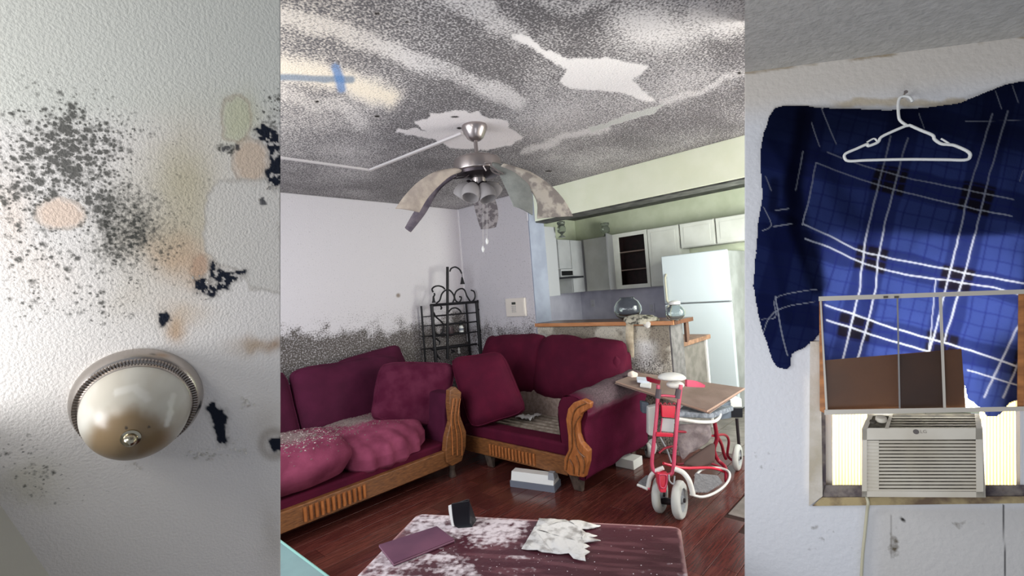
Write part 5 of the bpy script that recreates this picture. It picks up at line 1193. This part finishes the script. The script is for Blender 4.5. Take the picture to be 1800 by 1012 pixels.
text('LG', pr(1617, 758.5, F_+.0005), pr(1640, 758.5)-pr(1617, 758.5), upn, .014, mat('badge_letters', '#8e867c', rough=.4), ac)
# power cord
cord = [pr(1523, 872, .02), pr(1526, 884, .03), pr(1524, 900, .012), pr(1520, 940, .010), pr(1516, 980, .010), pr(1512, 1060, .010)]
t = MB().tube(resample(cord, 40), .0048, 8).build('power_cord', mat('ivory_cord', '#b9b39a', rough=.5), None); tag(t, 'ivory power cord hanging from the air conditioner down the wall', 'cord')

# leaning window sash in front of the shirt
M_alu = mat('ivory_aluminium', '#b4ada2', rough=.4); M_orng = mat('orange_wood', '#b0733f', '#8d5a30', rough=.5, scale=12, stretch=(1, 1, 4)); M_pane = mat('pane_glass', '#f4f6f6', rough=.02, trans=1., ior=1.1, spec=.35, alpha=.35)
S0, S1 = .05, .068
sash = thing('window_sash', 'loose sliding glass sash with ivory rails and orange wood side standing over the shirt', 'window sash', pr(1620, 722, .06))
def sl(q, m, nm, a=S0, b=S1, par=sash): return MB().hexa([pr(x, y, a) for x, y in q], [pr(x, y, b) for x, y in q]).build(nm, m, par)
sl([(1439, 529), (1810, 516), (1810, 508), (1439, 521)], M_alu, 'top_rail'); sl([(1449, 729), (1810, 722), (1810, 714), (1449, 720)], M_alu, 'bottom_rail')
sl([(1451, 721), (1455, 721), (1444, 529), (1441, 529)], M_alu, 'stile'); sl([(1658, 718), (1663, 718), (1656, 521), (1650, 521)], M_alu, 'stile'); sl([(1580, 719), (1583, 719), (1579, 524), (1576, 524)], mat('grey_divider', '#7d7b7a', rough=.4), 'stile', S0, S1-.006)
sl([(1441, 722), (1453, 728), (1445, 528), (1440, 530)], M_orng, 'side_board', -.0, S0+.006); 
sl([(1788, 716), (1800, 716), (1800, 516), (1790, 516)], M_orng, 'side_board', -.0, S0+.012)
for xa, xb in ((1450, 1577), (1582, 1652), (1662, 1790)): sl([(xa+4, 721), (xb+4, 719), (xb, 520), (xa-5, 527)], M_pane, 'pane', S0+.004, S0+.007)
for x in (1553, 1572): sl([(x, 524), (x+8, 523.7), (x+8, 520), (x, 520.3)], M_acd, 'latch', S1, S1+.003)
# brown card behind the panes
t = thing('brown_card', 'plain brown board standing behind the sash glass in front of the shirt', 'board', pr(1570, 720, .04))
sl([(1451, 722), (1698, 718), (1690, 613), (1449, 633)], mat('brown_board', '#5e3a20', '#53331c', rough=.5, scale=6), 'board', .034, .040, t)
sl([(1582, 720), (1660, 718), (1654, 617), (1580, 624)], mat('dark_brown_board', '#3e2618', '#352015', rough=.5, scale=6), 'inner_board', .040, .043, t)

# flannel shirt
LINES = [([(1596, 243), (1571, 330), (1546, 440), (1539, 505), (1524, 570), (1507, 632)], 2.0), ([(1566, 240), (1544, 325), (1520, 430), (1511, 505), (1497, 570), (1482, 632)], 2.0), ([(1744, 200), (1704, 335), (1684, 420), (1664, 505), (1634, 616)], 2.0), ([(1771, 195), (1731, 340), (1708, 430), (1689, 500), (1660, 598)], 2.0),
         ([(1454, 267), (1500, 285), (1549, 300), (1629, 320), (1781, 350)], 1.5), ([(1434, 285), (1485, 305), (1544, 325), (1659, 355), (1779, 380)], 1.5), ([(1414, 395), (1460, 415), (1509, 440), (1560, 452), (1609, 462), (1700, 480), (1800, 498)], 1.8), ([(1416, 420), (1460, 435), (1504, 457), (1570, 478), (1659, 492), (1749, 506), (1800, 520)], 1.8),
         ([(1451, 536), (1515, 557), (1582, 580), (1701, 614), (1800, 648)], 2.), ([(1453, 562), (1500, 577), (1557, 596), (1634, 618)], 2.), ([(1700, 650), (1800, 680)], 1.6), ([(1795, 565), (1762, 630), (1730, 698)], 2.), ([(1800, 615), (1763, 698)], 2.), ([(1645, 490), (1633, 616)], 1.2),
         ([(1434, 285), (1425, 335), (1411, 395)], 1.5), ([(1411, 265), (1406, 300), (1399, 335)], 1.2), ([(1363, 521), (1372, 575), (1384, 624)], 1.5), ([(1340, 562), (1363, 556), (1366, 521), (1435, 508)], .9), ([(1339, 588), (1365, 545), (1432, 530)], .9), ([(1346, 310), (1356, 335)], 1.2), ([(1426, 215), (1441, 258)], 1.2), ([(1444, 190), (1469, 252)], 1.2), ([(1343, 365), (1356, 395), (1340, 405)], 1.), ([(1363, 370), (1386, 366)], 1.2), ([(1360, 398), (1392, 393)], 1.2), ([(1750, 160), (1760, 190)], 1.2), ([(1780, 150), (1790, 180)], 1.2), ([(1616, 200), (1625, 226)], 1.1), ([(1697, 213), (1800, 211)], .8), ([(1800, 300), (1793, 318)], 1.2)]
def paint_shirt(x, y, P):
    n = len(x); C = flat('#2e3a6c', n)
    jx, jy = x+(fbm(x, y, 60, 2, 71)-.5)*9, y+(fbm(x, y, 60, 2, 72)-.5)*9
    # warp and weft bands following the cloth
    u = jx+(jy-500)*.24; v = jy-(jx-1600)*.22
    lum = np.zeros(n)
    bu = lambda a, b, c: sst(a-3, a+3, u)*(1-sst(b-3, b+3, u))*c
    bv = lambda a, b, c: sst(a-3, a+3, v)*(1-sst(b-3, b+3, v))*c
    for (a, b) in ((1340, 1385), (1490, 1550), (1650, 1710), (1815, 1870)): mixc(C, '#161b45', bu(a, b, .62))
    for (a, b) in ((185, 225), (299, 350), (447, 492), (574, 618)): mixc(C, '#161b42', bv(a, b, .62))
    for (a, b) in ((1490, 1550), (1650, 1710), (1815, 1870)):
        for (c_, d_) in ((299, 350), (447, 492), (574, 618)): mixc(C, '#17141b', bu(a, b, .95)*bv(c_, d_, 1))
    for k in range(18):
        uu = 1380+k*26; mixc(C, '#1a1f52', (1-sst(1, 2.4, np.abs(u-uu)))*.6)
    for k in range(26):
        vv = 160+k*24; mixc(C, '#1c2258', (1-sst(1, 2.4, np.abs(v-vv)))*.5)
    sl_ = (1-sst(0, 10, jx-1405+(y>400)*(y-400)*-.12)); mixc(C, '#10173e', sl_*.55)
    dk = 1-sst(15, 110, y-(195+.0*x)+8*np.sin(x/60)); mixc(C, '#0b1024', dk*.8)  # shade of the unlit upper cloth painted into the colour
    mixc(C, '#07091a', (1-sst(8, 26, seg_d(jx, jy, [(1418, 200), (1404, 260), (1394, 330), (1404, 400), (1440, 500)])))*.75)  # this and the next two strokes paint crease shade into the cloth
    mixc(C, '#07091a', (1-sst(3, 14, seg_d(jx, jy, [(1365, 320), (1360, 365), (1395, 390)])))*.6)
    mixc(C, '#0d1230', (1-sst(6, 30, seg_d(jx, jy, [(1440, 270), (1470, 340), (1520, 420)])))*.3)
    wj = (fbm(x, y, 25, 2, 75)-.5)*3
    for p, w in LINES:
        P_ = resample([np.array((a, b, 0.)) for a, b in p], 14)[:, :2] if len(p) > 2 else np.array(p)
        d = seg_d(x+wj, y+wj, [tuple(q) for q in P_]); br = .45+.55*sst(300, 430, y) if True else 1  # stripes painted dimmer on the unlit upper cloth
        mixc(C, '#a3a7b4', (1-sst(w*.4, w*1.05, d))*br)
    C[:, 3] = 0; return C
OUT = [(1352, 205), (1362, 190), (1378, 185), (1420, 186), (1440, 190), (1480, 191), (1560, 194), (1625, 190), (1690, 180), (1735, 162), (1765, 149), (1800, 143), (1850, 150), (1850, 716), (1795, 700), (1775, 708), (1765, 722), (1752, 732), (1736, 732), (1722, 716), (1700, 700), (1690, 660), (1440, 660), (1440, 585), (1432, 598), (1410, 612), (1391, 622), (1390, 643), (1382, 649), (1368, 645), (1358, 632), (1345, 595), (1334, 560), (1325, 505), (1329, 440), (1333, 390), (1341, 335), (1337, 300), (1337, 270), (1342, 235)]
xs = np.arange(1320, 1852, 1.7); ys = np.arange(140, 736, 1.7); X, Y = np.meshgrid(xs, ys)
fold = np.zeros(X.shape)
for p, w, h in (([(1420, 200), (1405, 300), (1400, 380), (1440, 520)], 14, -.012), ([(1440, 290), (1480, 380), (1560, 430), (1640, 420)], 22, .012), ([(1450, 380), (1520, 470), (1500, 600)], 20, .010), ([(1560, 200), (1600, 300), (1580, 400)], 30, .008), ([(1700, 200), (1760, 300), (1790, 420)], 26, .012), ([(1620, 420), (1720, 400), (1800, 410)], 14, -.008), ([(1340, 400), (1360, 480), (1375, 560)], 14, .012), ([(1345, 250), (1380, 300), (1385, 360)], 14, .012), ([(1600, 480), (1620, 560), (1600, 640)], 20, .008), ([(1700, 560), (1740, 620), (1790, 640)], 16, .01), ([(1440, 190), (1620, 200), (1800, 160)], 16, .010)):
    fold += h*np.exp(-(seg_d(X, Y, p)/w)**2)
edge = np.clip(-poly_d(X, Y, OUT), 0, 30)/30
off = .016+fold*.9+.010*(fbm(X, Y, 90, 3, 76)-.5)+.010*np.sqrt(edge)-.008
off = np.clip(off, .006, .032)
d = (X[..., None]-900)/FPX*CR+(506-Y[..., None])/FPX*CU+CF
def offgrid(o_): return CP+d*((((PR-CP)@nR)+o_)/(d@nR))[..., None]
P = offgrid(off); Bk = offgrid(off-.003)
kp = lambda cx, cy, cen: poly_d(cx+(fbm(cx, cy, 14, 2, 77)-.5)*3, cy+(fbm(cx, cy, 14, 2, 78)-.5)*3, OUT) < 0
M_shirt = mat('flannel', vcol=True, rough=.95, bump=.25, bscale=220, spec=.05, translucent=.5)
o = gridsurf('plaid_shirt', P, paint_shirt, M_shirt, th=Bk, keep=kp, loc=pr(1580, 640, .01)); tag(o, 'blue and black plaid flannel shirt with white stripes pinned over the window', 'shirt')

# white hanger
M_hang = mat('white_plastic_hanger', '#dcdcd8', rough=.3)
def hp(l): return [pr(1309+a/2, b/2, .052) for a, b in l]
t = thing('coat_hanger', 'white plastic coat hanger hanging over the plaid shirt', 'hanger', pr(1588, 225, .05))
loop = [(565, 443), (520, 462), (480, 482), (468, 500), (435, 513), (430, 507), (395, 522), (355, 540), (352, 556), (368, 566), (430, 563), (570, 560), (700, 561), (775, 562), (792, 550), (785, 533), (740, 512), (715, 508), (690, 505), (668, 490), (660, 475), (620, 458), (580, 440)]
MB().tube(resample(hp(loop), 120), .0048, 10, True).build('body', M_hang, t, ang=2)
MB().tube(resample([pr(1309+a/2, b/2, .052 if b > 380 else .045) for a, b in [(572, 442), (548, 425), (541, 405), (540, 360), (548, 342), (566, 338), (582, 344), (590, 358)]], 40), .0045, 10).build('hook', M_hang, t, ang=2)
for l in ([(468, 500), (455, 487), (430, 500)], [(690, 487), (715, 502), (722, 510)]): MB().tube(resample(hp(l), 10), .003, 8).build('strap_notch', M_hang, t)
c = pr(1588, 184, .0); MB_ = MB().lathe([(.003, 0), (.003, .05), (.006, .052)], pr(1585, 172, 0), nR, 12).build('nail', M_nick, None); tag(MB_, 'small nail in the wall that the coat hanger hangs from', 'nail')
for o in bpy.data.objects:
    if '_w' in o: del o['_w']
